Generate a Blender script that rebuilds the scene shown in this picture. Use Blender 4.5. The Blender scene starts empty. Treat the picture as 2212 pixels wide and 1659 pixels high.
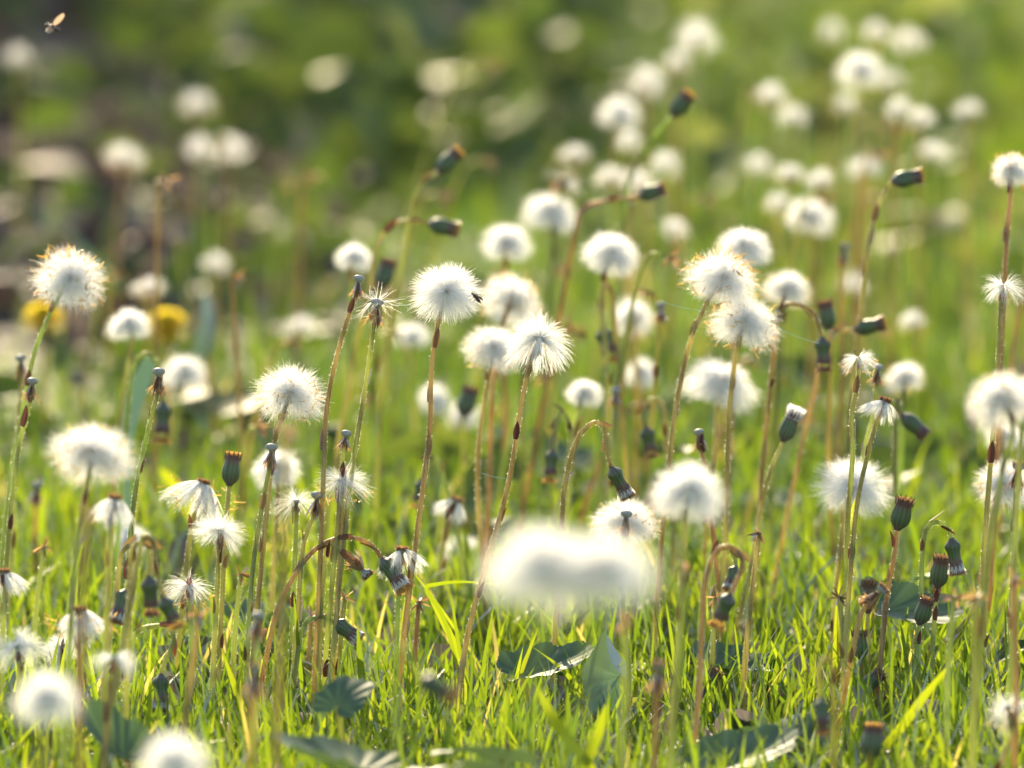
import bpy, math, random
import numpy as np
from mathutils import Vector, Matrix, Quaternion

R = math.radians
S = bpy.context.scene
C = bpy.context.collection
rng = np.random.default_rng(7)
random.seed(7)

# ------------------------------------------------------------------ camera
LENS, SENSOR = 250.0, 22.3
FOCUS, PITCH, CAM_H = 5.45, 6.0, 0.727
APERTURE = 0.045
cam_d = bpy.data.cameras.new("camera")
cam = bpy.data.objects.new("camera", cam_d)
C.objects.link(cam)
cam.location = (0, 0, CAM_H)
cam.rotation_euler = (R(90 - PITCH), 0, 0)
cam_d.lens, cam_d.sensor_width = LENS, SENSOR
cam_d.clip_start, cam_d.clip_end = 0.05, 500
cam_d.dof.use_dof = True
cam_d.dof.focus_distance = FOCUS
cam_d.dof.aperture_fstop = LENS / (APERTURE * 1000)
cam_d.dof.aperture_blades = 0
S.camera = cam

# ------------------------------------------------------------------ light
SUN_EL, SUN_AZ = 27.0, -9.0          # azimuth measured from +Y (view direction), negative = left
w = bpy.data.worlds.new("World"); S.world = w; w.use_nodes = True
nt = w.node_tree
bg = nt.nodes["Background"]
sky = nt.nodes.new("ShaderNodeTexSky"); sky.sky_type = 'NISHITA'; sky.sun_disc = False
sky.sun_elevation = R(SUN_EL); sky.sun_rotation = R(SUN_AZ)
nt.links.new(sky.outputs[0], bg.inputs[0]); bg.inputs[1].default_value = 0.115
sl = bpy.data.lights.new("sun", 'SUN'); sl.energy = 5.0; sl.angle = R(0.6); sl.color = (1.0, 0.82, 0.52)
so = bpy.data.objects.new("sun", sl); C.objects.link(so)
sd = Vector((math.sin(R(SUN_AZ)) * math.cos(R(SUN_EL)), math.cos(R(SUN_AZ)) * math.cos(R(SUN_EL)), math.sin(R(SUN_EL))))
so.rotation_euler = sd.to_track_quat('Z', 'Y').to_euler()
so.location = (0, 0, 5)

S.view_settings.view_transform = 'Standard'
S.view_settings.look = 'None'
S.view_settings.exposure = 1.32
S.view_settings.gamma = 1.0
S.render.engine = 'CYCLES'
S.cycles.max_bounces = 12
S.cycles.diffuse_bounces = 8
S.cycles.glossy_bounces = 2
S.cycles.transmission_bounces = 6
S.cycles.sample_clamp_indirect = 6.0
S.cycles.sample_clamp_direct = 0.0
S.cycles.use_denoising = True

# ------------------------------------------------------------------ helpers
_f = Vector((0, math.cos(R(PITCH)), -math.sin(R(PITCH))))
_u = Vector((0, math.sin(R(PITCH)), math.cos(R(PITCH))))
_r = Vector((1, 0, 0))
TAN = SENSOR / LENS
BLUR = APERTURE / (TAN * FOCUS) * 2500      # blur diameter (photo px) = BLUR * |1-F/D|

def depth(b):
    return FOCUS / (1 - b / BLUR)

def P(x, y, D):
    """point on the view ray through photo point (x, y) (photo 2212 wide) at depth D"""
    return Vector((0, 0, CAM_H)) + D * (_f + _r * ((x - 1106) / 2212 * TAN) - _u * ((y - 829.5) / 2212 * TAN))

def noise2(x, y):
    return (np.sin(x * 2.1 + 1.3) * np.cos(y * 1.7 - .4) + .5 * np.sin(x * 5.3 + y * 3.1) + .35 * np.cos(x * 9.7 - y * 8.3 + 2)) / 1.85

def ground_z(x, y):
    return 0.012 * noise2(np.asarray(x, float) * 1.3, np.asarray(y, float) * 1.1)

def mesh_np(name, V, F, mats, mi=None, rnd=None, smooth=False):
    """V (n,3), F (m,4) quads"""
    me = bpy.data.meshes.new(name)
    V = np.ascontiguousarray(V, dtype=np.float32); F = np.ascontiguousarray(F, dtype=np.int32)
    k = F.shape[1]
    me.vertices.add(len(V)); me.vertices.foreach_set("co", V.ravel())
    me.loops.add(F.size); me.loops.foreach_set("vertex_index", F.ravel())
    me.polygons.add(len(F))
    me.polygons.foreach_set("loop_start", np.arange(0, F.size, k, dtype=np.int32))
    me.polygons.foreach_set("loop_total", np.full(len(F), k, dtype=np.int32))
    if mi is not None:
        me.polygons.foreach_set("material_index", np.ascontiguousarray(mi, dtype=np.int32))
    if smooth:
        me.polygons.foreach_set("use_smooth", np.ones(len(F), dtype=bool))
    me.update(calc_edges=True)
    if rnd is not None:
        a = me.attributes.new("rnd", 'FLOAT', 'POINT')
        a.data.foreach_set("value", np.ascontiguousarray(rnd, dtype=np.float32))
    for m in (mats if isinstance(mats, (list, tuple)) else [mats]):
        me.materials.append(m)
    return me

def join(parts):
    """parts: list of (V, F, mi, rnd); returns merged arrays"""
    Vs, Fs, Ms, Rs = [], [], [], []
    o = 0
    for V, F, m, r in parts:
        V = np.asarray(V, float); F = np.asarray(F, int)
        Vs.append(V); Fs.append(F + o); Ms.append(np.full(len(F), m)); Rs.append(np.broadcast_to(np.asarray(r, float), (len(V),)))
        o += len(V)
    return np.vstack(Vs), np.vstack(Fs), np.concatenate(Ms), np.concatenate(Rs)

def unit(a):
    return a / np.maximum(np.linalg.norm(a, axis=-1, keepdims=True), 1e-9)

def ribbons(P0, d, L, bend, width, segs=3, side=None, tip=.25, g=rng, bulge=False, wave=0):
    """N thin curved strips"""
    N = len(P0)
    L = np.broadcast_to(L, (N,)); width = np.broadcast_to(width, (N,))
    bend = np.broadcast_to(bend, (N, 3))
    t = np.linspace(0, 1, segs + 1)
    pos = P0[:, None, :] + (d * L[:, None])[:, None, :] * t[None, :, None] + bend[:, None, :] * (t ** 2)[None, :, None]
    if wave:
        ph = g.uniform(0, 6.28, (N, 1)); wv = unit(g.normal(size=(N, 3)))
        pos = pos + wv[:, None, :] * (np.sin(ph + t[None] * 5) * t[None] * wave)[..., None]
    if side is None:
        side = unit(np.cross(d, g.normal(size=(N, 3))))
    if bulge:
        wt = np.sin(np.pi * np.clip(t * .86 + .1, 0, 1)) ** .7; wt[-1] = tip
    else:
        wt = 1 - (1 - tip) * t
    off = side[:, None, :] * (width[:, None] * wt[None])[..., None] * .5
    V = np.stack([pos - off, pos + off], axis=2).reshape(-1, 3)
    base = (np.arange(N) * (segs + 1) * 2)[:, None] + (np.arange(segs) * 2)[None]
    F = np.stack([base, base + 1, base + 3, base + 2], axis=-1).reshape(-1, 4)
    return V, F

def tube(pts, rad, n=10, rib=0.0, cap=True):
    pts = np.asarray([list(p) for p in pts], float)
    m = len(pts)
    rad = np.broadcast_to(rad, (m,)).astype(float)
    tan = unit(np.gradient(pts, axis=0))
    ref = np.array([0.13, 1, 0.07]); 
    nrm = unit(np.cross(tan, ref)); bi = np.cross(tan, nrm)
    a = np.linspace(0, 2 * math.pi, n, endpoint=False)
    mod = 1 + rib * np.where(np.arange(n) % 2 == 0, 1, -1)
    ring = (nrm[:, None, :] * np.cos(a)[None, :, None] + bi[:, None, :] * np.sin(a)[None, :, None]) * (rad[:, None] * mod[None])[..., None]
    V = (pts[:, None, :] + ring).reshape(-1, 3)
    i = np.arange(m - 1)[:, None] * n; j = np.arange(n)[None]; jn = (j + 1) % n
    F = np.stack([i + j, i + jn, i + n + jn, i + n + j], -1).reshape(-1, 4)
    if cap:
        V = np.vstack([V, pts[-1:]]); k = len(V) - 1; o = (m - 1) * n
        F = np.vstack([F, [[o + q, o + (q + 1) % n, k, k] for q in range(n)][0:0]]) if False else F
        cf = [[o + q, o + q + 1, o + (q + 2) % n, k] for q in range(0, n - 1, 2)]
        F = np.vstack([F, np.array(cf)])
    return V, F

def lathe(prof, n=28, rib=0.0, nrib=14):
    prof = np.asarray(prof, float)
    m = len(prof)
    a = np.linspace(0, 2 * math.pi, n, endpoint=False)
    rr = prof[:, 1][:, None] * (1 + rib * np.cos(a * nrib)[None])
    V = np.stack([rr * np.cos(a)[None], rr * np.sin(a)[None], np.broadcast_to(prof[:, 0][:, None], rr.shape)], -1).reshape(-1, 3)
    i = np.arange(m - 1)[:, None] * n; j = np.arange(n)[None]; jn = (j + 1) % n
    F = np.stack([i + j, i + jn, i + n + jn, i + n + j], -1).reshape(-1, 4)
    r = np.broadcast_to((.5 + .5 * np.cos(a * nrib))[None], rr.shape).reshape(-1)
    return V, F, r

def catmull(pts, per=6):
    pts = [np.array(list(p), float) for p in pts]
    q = [2 * pts[0] - pts[1]] + pts + [2 * pts[-1] - pts[-2]]
    out = []
    for i in range(1, len(q) - 2):
        p0, p1, p2, p3 = q[i - 1:i + 3]
        for k in range(per):
            t = k / per
            out.append(.5 * (2 * p1 + (p2 - p0) * t + (2 * p0 - 5 * p1 + 4 * p2 - p3) * t * t + (3 * p1 - p0 - 3 * p2 + p3) * t ** 3))
    out.append(q[-2])
    return np.array(out)

def link(name, me, parent=None, mat=None):
    o = bpy.data.objects.new(name, me); C.objects.link(o)
    if parent is not None: o.parent = parent
    if mat is not None: o.matrix_local = mat
    return o

def empty(name, loc, label, cat, group=None):
    o = bpy.data.objects.new(name, None); C.objects.link(o); o.location = loc
    o.empty_display_size = .01
    o["label"] = label; o["category"] = cat
    if group: o["group"] = group
    return o

def tag(o, label, cat, group=None, kind=None):
    if label: o["label"] = label
    if cat: o["category"] = cat
    if group: o["group"] = group
    if kind: o["kind"] = kind
    return o

# ------------------------------------------------------------------ materials
def newmat(name):
    m = bpy.data.materials.new(name); m.use_nodes = True
    n = m.node_tree.nodes; l = m.node_tree.links
    n.clear()
    return m, n, l, n.new("ShaderNodeOutputMaterial")

def ramp(n, l, fac, stops, interp='LINEAR'):
    r = n.new("ShaderNodeValToRGB"); r.color_ramp.interpolation = interp
    e = r.color_ramp.elements
    while len(e) < len(stops): e.new(.5)
    for i, (p, c) in enumerate(stops):
        e[i].position = p; e[i].color = (*c, 1)
    l.new(fac, r.inputs[0])
    return r.outputs[0]

def leafy(name, stops, trans_tint=(1, 1, 1), trans=.5, gloss=.12, rough=.4, attr="rnd", back=None, noise=None, vein=None):
    """thin translucent plant matter: diffuse + translucent + a little gloss"""
    m, n, l, out = newmat(name)
    if attr == "object":
        f = n.new("ShaderNodeObjectInfo").outputs["Random"]
    elif attr == "z":
        tc = n.new("ShaderNodeTexCoord"); sp = n.new("ShaderNodeSeparateXYZ"); l.new(tc.outputs["Object"], sp.inputs[0])
        mm = n.new("ShaderNodeMath"); mm.operation = 'MULTIPLY'; mm.inputs[1].default_value = 1 / .02
        l.new(sp.outputs["Z"], mm.inputs[0]); f = mm.outputs[0]
    else:
        a = n.new("ShaderNodeAttribute"); a.attribute_name = attr; f = a.outputs["Fac"]
    col = ramp(n, l, f, stops)
    if noise:
        sc, amt, c2 = noise
        tc = n.new("ShaderNodeTexCoord"); nz = n.new("ShaderNodeTexNoise"); nz.inputs["Scale"].default_value = sc
        nz.inputs["Detail"].default_value = 4
        l.new(tc.outputs["Object"], nz.inputs["Vector"])
        rr = n.new("ShaderNodeMapRange"); rr.inputs[1].default_value = .45; rr.inputs[2].default_value = .62
        rr.inputs[4].default_value = amt; l.new(nz.outputs["Fac"], rr.inputs[0])
        mx = n.new("ShaderNodeMix"); mx.data_type = 'RGBA'; l.new(rr.outputs[0], mx.inputs[0]); l.new(col, mx.inputs[6])
        mx.inputs[7].default_value = (*c2, 1); col = mx.outputs[2]
    if vein:
        va = n.new('ShaderNodeAttribute'); va.attribute_name = 'rnd'; vm = n.new('ShaderNodeMix'); vm.data_type = 'RGBA'
        vf = n.new('ShaderNodeMath'); vf.operation = 'MULTIPLY'; vf.inputs[1].default_value = .35; l.new(va.outputs['Fac'], vf.inputs[0]); l.new(vf.outputs[0], vm.inputs[0]); l.new(col, vm.inputs[6]); vm.inputs[7].default_value = (*vein, 1); col = vm.outputs[2]
    if back:
        ge = n.new("ShaderNodeNewGeometry"); mx = n.new("ShaderNodeMix"); mx.data_type = 'RGBA'
        l.new(ge.outputs["Backfacing"], mx.inputs[0]); l.new(col, mx.inputs[6]); mx.inputs[7].default_value = (*back, 1)
        dcol = mx.outputs[2]
    else:
        dcol = col
    d = n.new("ShaderNodeBsdfDiffuse"); l.new(dcol, d.inputs[0])
    t = n.new("ShaderNodeBsdfTranslucent")
    tm = n.new("ShaderNodeMix"); tm.data_type = 'RGBA'; tm.blend_type = 'MULTIPLY'; tm.inputs[0].default_value = 1
    l.new(col, tm.inputs[6]); tm.inputs[7].default_value = (*trans_tint, 1); tm.clamp_result = False
    l.new(tm.outputs[2], t.inputs[0])
    ms = n.new("ShaderNodeMixShader"); ms.inputs[0].default_value = trans
    l.new(d.outputs[0], ms.inputs[1]); l.new(t.outputs[0], ms.inputs[2])
    g = n.new("ShaderNodeBsdfGlossy"); g.inputs["Roughness"].default_value = rough
    fr = n.new("ShaderNodeFresnel"); fr.inputs[0].default_value = 1.42
    fm = n.new("ShaderNodeMath"); fm.operation = 'MULTIPLY'; fm.inputs[1].default_value = gloss * 8; fm.use_clamp = True
    l.new(fr.outputs[0], fm.inputs[0])
    mg = n.new("ShaderNodeMixShader"); l.new(fm.outputs[0], mg.inputs[0]); l.new(ms.outputs[0], mg.inputs[1]); l.new(g.outputs[0], mg.inputs[2])
    l.new(mg.outputs[0], out.inputs[0])
    return m

M = {}
M['pappus'] = leafy("pappus_white", [(0, (.92, .915, .90)), (1, (.97, .96, .93))], trans=.64, gloss=.02, rough=.4)
M['pappus_tan'] = leafy("pappus_cream", [(0, (.62, .50, .30)), (1, (.85, .76, .55))], trans=.5, gloss=.03)
M['floret'] = leafy("floret_orange", [(0, (.45, .22, .05)), (1, (.85, .58, .16))], trans=.5, gloss=.03)
M['dry'] = leafy("dry_bract", [(0, (.11, .055, .03)), (.5, (.32, .17, .07)), (1, (.65, .40, .17))], trans=.5, gloss=.05, rough=.5)
M['scale'] = leafy("scale_leaf", [(0, (.10, .025, .02)), (.5, (.18, .07, .035)), (1, (.30, .20, .07))], trans=.3, gloss=.05, rough=.5, attr="object")
M['fuzz'] = leafy("stem_fuzz", [(0, (.85, .83, .74)), (1, (.93, .92, .84))], trans=.65, gloss=.04)
M['button'] = leafy("receptacle_grey", [(0, (.32, .31, .26)), (1, (.58, .57, .52))], trans=.2, gloss=.05, rough=.5, noise=(900, .5, (.16, .14, .1)))
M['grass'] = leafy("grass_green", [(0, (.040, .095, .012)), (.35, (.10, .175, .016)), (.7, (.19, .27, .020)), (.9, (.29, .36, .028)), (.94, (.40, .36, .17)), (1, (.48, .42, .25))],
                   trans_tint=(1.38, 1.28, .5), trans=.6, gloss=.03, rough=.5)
M['blade'] = leafy("blade_green", [(0, (.11, .19, .012)), (1, (.26, .32, .018))], trans_tint=(1.45, 1.3, .5), trans=.62, gloss=.03, attr="object")
M['coltleaf'] = leafy("coltsfoot_leaf", [(0, (.07, .115, .08)), (1, (.11, .16, .10))], trans_tint=(1.1, 1.3, .5), trans=.28, gloss=.035, rough=.55,
                      attr="object", back=(.22, .32, .30), noise=(60, .35, (.10, .18, .05)), vein=(.24, .32, .20))
M['herb'] = leafy("herb_leaf", [(0, (.030, .055, .018)), (.5, (.075, .12, .03)), (.85, (.16, .21, .05)), (1, (.30, .33, .12))], trans_tint=(1.3, 1.3, .5), trans=.42, gloss=.028, rough=.5)
M['litter'] = leafy("litter_brown", [(0, (.04, .026, .026)), (.5, (.10, .072, .065)), (.8, (.20, .155, .13)), (1, (.38, .33, .28))], trans=.25, gloss=.03, rough=.55)
M['petal'] = leafy("petal_yellow", [(0, (.92, .74, .05)), (1, (.97, .84, .08))], trans=.65, gloss=.02)

def stem_mat(name, stops):
    m, n, l, out = newmat(name)
    oi = n.new("ShaderNodeObjectInfo"); col = ramp(n, l, oi.outputs["Random"], stops)
    tc = n.new("ShaderNodeTexCoord"); mp = n.new("ShaderNodeMapping"); mp.inputs["Scale"].default_value = (300, 300, 14)
    l.new(tc.outputs["Object"], mp.inputs[0])
    nz = n.new("ShaderNodeTexNoise"); nz.inputs["Scale"].default_value = 1; nz.inputs["Detail"].default_value = 3
    l.new(mp.outputs[0], nz.inputs["Vector"])
    mp2 = n.new("ShaderNodeMapping"); mp2.inputs["Scale"].default_value = (20, 20, 22); l.new(tc.outputs["Object"], mp2.inputs[0])
    nz2 = n.new("ShaderNodeTexNoise"); nz2.inputs["Scale"].default_value = 1; l.new(mp2.outputs[0], nz2.inputs["Vector"])
    mr = n.new("ShaderNodeMapRange"); mr.inputs[1].default_value = .5; mr.inputs[2].default_value = .68; mr.inputs[4].default_value = .42
    l.new(nz2.outputs["Fac"], mr.inputs[0])
    mx = n.new("ShaderNodeMix"); mx.data_type = 'RGBA'; l.new(mr.outputs[0], mx.inputs[0]); l.new(col, mx.inputs[6]); mx.inputs[7].default_value = (.34, .17, .09, 1)
    mr2 = n.new("ShaderNodeMapRange"); mr2.inputs[1].default_value = .4; mr2.inputs[2].default_value = .6; mr2.inputs[3].default_value = .6; mr2.inputs[4].default_value = 1.25
    l.new(nz.outputs["Fac"], mr2.inputs[0])
    mm = n.new("ShaderNodeMix"); mm.data_type = 'RGBA'; mm.blend_type = 'MULTIPLY'; mm.inputs[0].default_value = 1
    l.new(mx.outputs[2], mm.inputs[6]); l.new(mr2.outputs[0], mm.inputs[7])
    p = n.new("ShaderNodeBsdfPrincipled"); l.new(mm.outputs[2], p.inputs["Base Color"])
    p.inputs["Roughness"].default_value = .45
    p.inputs["Subsurface Weight"].default_value = .0
    t = n.new("ShaderNodeBsdfTranslucent"); l.new(mm.outputs[2], t.inputs[0])
    ms = n.new("ShaderNodeMixShader"); ms.inputs[0].default_value = .6
    l.new(p.outputs[0], ms.inputs[1]); l.new(t.outputs[0], ms.inputs[2]); l.new(ms.outputs[0], out.inputs[0])
    return m
M['stem'] = stem_mat("stem_skin", [(0, (.42, .52, .13)), (.35, (.52, .54, .16)), (.65, (.58, .50, .18)), (.85, (.52, .35, .16)), (1, (.40, .50, .14))])

def involucre_mat(name, stops, length):
    m, n, l, out = newmat(name)
    tc = n.new("ShaderNodeTexCoord"); sp = n.new("ShaderNodeSeparateXYZ"); l.new(tc.outputs["Object"], sp.inputs[0])
    mm = n.new("ShaderNodeMath"); mm.operation = 'DIVIDE'; mm.inputs[1].default_value = length
    l.new(sp.outputs["Z"], mm.inputs[0])
    a = n.new("ShaderNodeAttribute"); a.attribute_name = "rnd"
    ad = n.new("ShaderNodeMath"); ad.operation = 'MULTIPLY_ADD'; ad.inputs[1].default_value = -.16; l.new(a.outputs["Fac"], ad.inputs[0]); l.new(mm.outputs[0], ad.inputs[2])
    col = ramp(n, l, ad.outputs[0], stops)
    mr = n.new("ShaderNodeMapRange"); mr.inputs[3].default_value = .62; mr.inputs[4].default_value = 1.05; l.new(a.outputs["Fac"], mr.inputs[0])
    mx = n.new("ShaderNodeMix"); mx.data_type = 'RGBA'; mx.blend_type = 'MULTIPLY'; mx.inputs[0].default_value = 1
    l.new(col, mx.inputs[6]); l.new(mr.outputs[0], mx.inputs[7])
    p = n.new("ShaderNodeBsdfPrincipled"); l.new(mx.outputs[2], p.inputs["Base Color"]); p.inputs["Roughness"].default_value = .5
    l.new(p.outputs[0], out.inputs[0])
    return m
M['invol'] = involucre_mat("involucre_green", [(0, (.13, .10, .09)), (.18, (.085, .12, .05)), (.55, (.085, .135, .045)), (.75, (.15, .08, .06)), (1, (.20, .08, .055))], .013)

def simple(name, col, rough=.5, trans=0):
    m, n, l, out = newmat(name)
    p = n.new("ShaderNodeBsdfPrincipled"); p.inputs["Base Color"].default_value = (*col, 1); p.inputs["Roughness"].default_value = rough
    nz = n.new("ShaderNodeTexNoise"); nz.inputs["Scale"].default_value = 700
    tc = n.new("ShaderNodeTexCoord"); l.new(tc.outputs["Object"], nz.inputs["Vector"])
    col_o = ramp(n, l, nz.outputs["Fac"], [(.3, tuple(c * .7 for c in col)), (.7, tuple(min(1, c * 1.25) for c in col))])
    l.new(col_o, p.inputs["Base Color"])
    if trans:
        t = n.new("ShaderNodeBsdfTranslucent"); t.inputs[0].default_value = (*col, 1)
        ms = n.new("ShaderNodeMixShader"); ms.inputs[0].default_value = trans
        l.new(p.outputs[0], ms.inputs[1]); l.new(t.outputs[0], ms.inputs[2]); l.new(ms.outputs[0], out.inputs[0])
    else:
        l.new(p.outputs[0], out.inputs[0])
    return m
M['insect'] = simple("insect_brown", (.07, .035, .02), .35)
M['wing'] = simple("wing_amber", (.62, .40, .26), .4, .6)
M['silk'] = simple("silk_thread", (.55, .75, .7), .25, .3)
M['twig'] = simple("twig_dark", (.05, .035, .025), .7)

# ------------------------------------------------------------------ ground
def build_ground():
    xs = np.concatenate([np.linspace(-40, -3, 20), np.linspace(-2.8, 2.8, 120), np.linspace(3, 40, 20)])
    ys = np.concatenate([np.linspace(-20, -.5, 14), np.linspace(0, 13, 260), np.linspace(13.5, 80, 40)])
    X, Y = np.meshgrid(xs, ys)
    Z = ground_z(X, Y) + .004 * np.sin(X * 41 + 3 * np.sin(Y * 13)) * np.cos(Y * 37)
    V = np.stack([X, Y, Z], -1).reshape(-1, 3)
    nx = len(xs); i = np.arange(len(ys) - 1)[:, None] * nx; j = np.arange(nx - 1)[None]
    F = np.stack([i + j, i + j + 1, i + nx + j + 1, i + nx + j], -1).reshape(-1, 4)
    m, n, l, out = newmat("soil_and_moss")
    tc = n.new("ShaderNodeTexCoord")
    nz = n.new("ShaderNodeTexNoise"); nz.inputs["Scale"].default_value = 3.5; nz.inputs["Detail"].default_value = 8
    l.new(tc.outputs["Object"], nz.inputs["Vector"])
    nf = n.new("ShaderNodeTexNoise"); nf.inputs["Scale"].default_value = 60; nf.inputs["Detail"].default_value = 6
    l.new(tc.outputs["Object"], nf.inputs["Vector"])
    green = ramp(n, l, nf.outputs["Fac"], [(.3, (.03, .05, .01)), (.55, (.055, .10, .018)), (.75, (.10, .10, .035))])
    brown = ramp(n, l, nf.outputs["Fac"], [(.3, (.035, .025, .022)), (.55, (.085, .065, .058)), (.8, (.17, .13, .11))])
    sp = n.new("ShaderNodeSeparateXYZ"); l.new(tc.outputs["Object"], sp.inputs[0])
    # bare earth under the leaf litter: x < -0.18 and y > 7
    ax = n.new("ShaderNodeMapRange"); ax.inputs[1].default_value = -.02; ax.inputs[2].default_value = -.22; l.new(sp.outputs["X"], ax.inputs[0])
    ay = n.new("ShaderNodeMapRange"); ay.inputs[1].default_value = 6.5; ay.inputs[2].default_value = 7.3; l.new(sp.outputs["Y"], ay.inputs[0])
    mu = n.new("ShaderNodeMath"); mu.operation = 'MULTIPLY'; l.new(ax.outputs[0], mu.inputs[0]); l.new(ay.outputs[0], mu.inputs[1])
    far = n.new("ShaderNodeMapRange"); far.inputs[1].default_value = 10.1; far.inputs[2].default_value = 10.6; l.new(sp.outputs["Y"], far.inputs[0])
    mx2 = n.new("ShaderNodeMath"); mx2.operation = 'MAXIMUM'; l.new(mu.outputs[0], mx2.inputs[0]); l.new(far.outputs[0], mx2.inputs[1])
    lo = n.new("ShaderNodeMapRange"); lo.inputs[1].default_value = .55; lo.inputs[2].default_value = .68; lo.inputs[4].default_value = .6; l.new(nz.outputs["Fac"], lo.inputs[0])
    mx3 = n.new("ShaderNodeMath"); mx3.operation = 'MAXIMUM'; l.new(mx2.outputs[0], mx3.inputs[0]); l.new(lo.outputs[0], mx3.inputs[1])
    mix = n.new("ShaderNodeMix"); mix.data_type = 'RGBA'; l.new(mx3.outputs[0], mix.inputs[0]); l.new(green, mix.inputs[6]); l.new(brown, mix.inputs[7])
    p = n.new("ShaderNodeBsdfPrincipled"); l.new(mix.outputs[2], p.inputs["Base Color"]); p.inputs["Roughness"].default_value = .85
    bp = n.new("ShaderNodeBump"); bp.inputs["Strength"].default_value = .8; bp.inputs["Distance"].default_value = .01
    l.new(nf.outputs["Fac"], bp.inputs["Height"]); l.new(bp.outputs[0], p.inputs["Normal"])
    l.new(p.outputs[0], out.inputs[0])
    o = link("ground", mesh_np("ground", V, F, m, smooth=True))
    tag(o, "green mossy meadow soil with brown bare earth towards the back left", None, None, "structure")
build_ground()

# ------------------------------------------------------------------ grass
def grass_mask(x, y):
    left = np.clip((.0 - x) / .22, 0, 1) * np.clip((y - 6.0) / .9, 0, 1)
    herb = np.clip((.12 - x) / .1, 0, 1) * np.clip((y - 7.6) / .4, 0, 1)
    far = np.clip((y - 10.0) / .5, 0, 1)
    return 1 - np.clip(np.maximum(np.maximum(left * .96, herb * .85), far), 0, 1)

def make_grass(name, N, y0, y1, halfw, hmin, hmax, label, g, shift=0.0):
    # density follows the view wedge: x spread grows with y
    y = g.uniform(y0, y1, N * 2)
    x = g.uniform(-1, 1, N * 2) * (halfw[0] + (halfw[1] - halfw[0]) * (y - y0) / (y1 - y0))
    cl = .5 + .5 * noise2(x * 9, y * 7)
    keep = g.uniform(0, 1, N * 2) < grass_mask(x, y) * (.45 + .55 * cl)
    x, y = x[keep][:N], y[keep][:N]; n = len(x)
    cl = .5 + .5 * noise2(x * 6 + 4, y * 5)
    # blades stand in small tufts
    h = (hmin + (hmax - hmin) * g.beta(1.6, 2.9, n) * (1 + .45 * (g.uniform(0, 1, n) < .10))) * (.7 + .6 * cl) * np.clip(.55 + (y - 4.6) * .6, .55, 1)
    az = g.uniform(0, 2 * math.pi, n)
    lean = np.abs(g.normal(0, .28, n)) + .03
    d = np.stack([np.cos(az) * np.sin(lean), np.sin(az) * np.sin(lean), np.cos(lean)], -1)
    bend = np.stack([np.cos(az), np.sin(az), -.35 * np.ones(n)], -1) * (h * np.abs(g.normal(0, .22, n)))[:, None]
    P0 = np.stack([x, y, ground_z(x, y) - .004], -1)
    sa = az + math.pi / 2 + g.normal(0, .9, n)
    side = np.stack([np.cos(sa), np.sin(sa), np.zeros(n)], -1)
    wd = g.uniform(.0007, .0021, n) * (1 + .8 * (g.uniform(0, 1, n) < .08)) * (.8 + .5 * (h / hmax))
    segs = 5
    V, F = ribbons(P0, d, h, bend, wd, segs, side, tip=.06, g=g, bulge=True)
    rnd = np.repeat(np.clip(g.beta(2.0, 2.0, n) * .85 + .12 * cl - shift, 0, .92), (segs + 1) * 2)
    dry = np.repeat(g.uniform(0, 1, n) < .018, (segs + 1) * 2)
    rnd = np.where(dry, .97, rnd)
    o = link(name, mesh_np(name, V, F, M['grass'], rnd=rnd, smooth=True))
    tag(o, label, "grass", None, "stuff")
gg = np.random.default_rng(11)
make_grass("grass", 30000, 4.45, 6.1, (.42, .48), .022, .066, "short bright green meadow grass between the coltsfoot stems in the foreground", gg)
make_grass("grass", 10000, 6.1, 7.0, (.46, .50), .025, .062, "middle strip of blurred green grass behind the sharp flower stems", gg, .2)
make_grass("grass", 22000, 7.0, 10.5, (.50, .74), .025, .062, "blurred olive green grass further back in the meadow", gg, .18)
make_grass("grass", 9000, 1.5, 4.45, (.5, .45), .02, .06, "short green grass close to the camera below the frame", gg)
def ring_grass():
    g = np.random.default_rng(12)
    n = 14000
    sgn = np.where(g.uniform(0, 1, n) < .5, -1, 1)
    x = sgn * g.uniform(.5, 2.2, n); y = g.uniform(2.5, 10, n)
    k = grass_mask(x, y) > .3; x, y = x[k], y[k]; n = len(x)
    az = g.uniform(0, 6.28, n); lean = np.abs(g.normal(0, .25, n)); h = g.uniform(.03, .09, n)
    d = np.stack([np.cos(az) * np.sin(lean), np.sin(az) * np.sin(lean), np.cos(lean)], -1)
    V, F = ribbons(np.stack([x, y, ground_z(x, y) - .004], -1), d, h, d * [[1, 1, -.3]] * .01, g.uniform(.002, .0045, n), 4, tip=.06, g=g, bulge=True,
                   side=np.stack([-np.sin(az), np.cos(az), 0 * az], -1))
    o = link("grass", mesh_np("grass", V, F, M['grass'], rnd=np.repeat(g.uniform(.1, .9, n), 10), smooth=True))
    tag(o, "green grass to both sides of the view", "grass", None, "stuff")
ring_grass()

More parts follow.
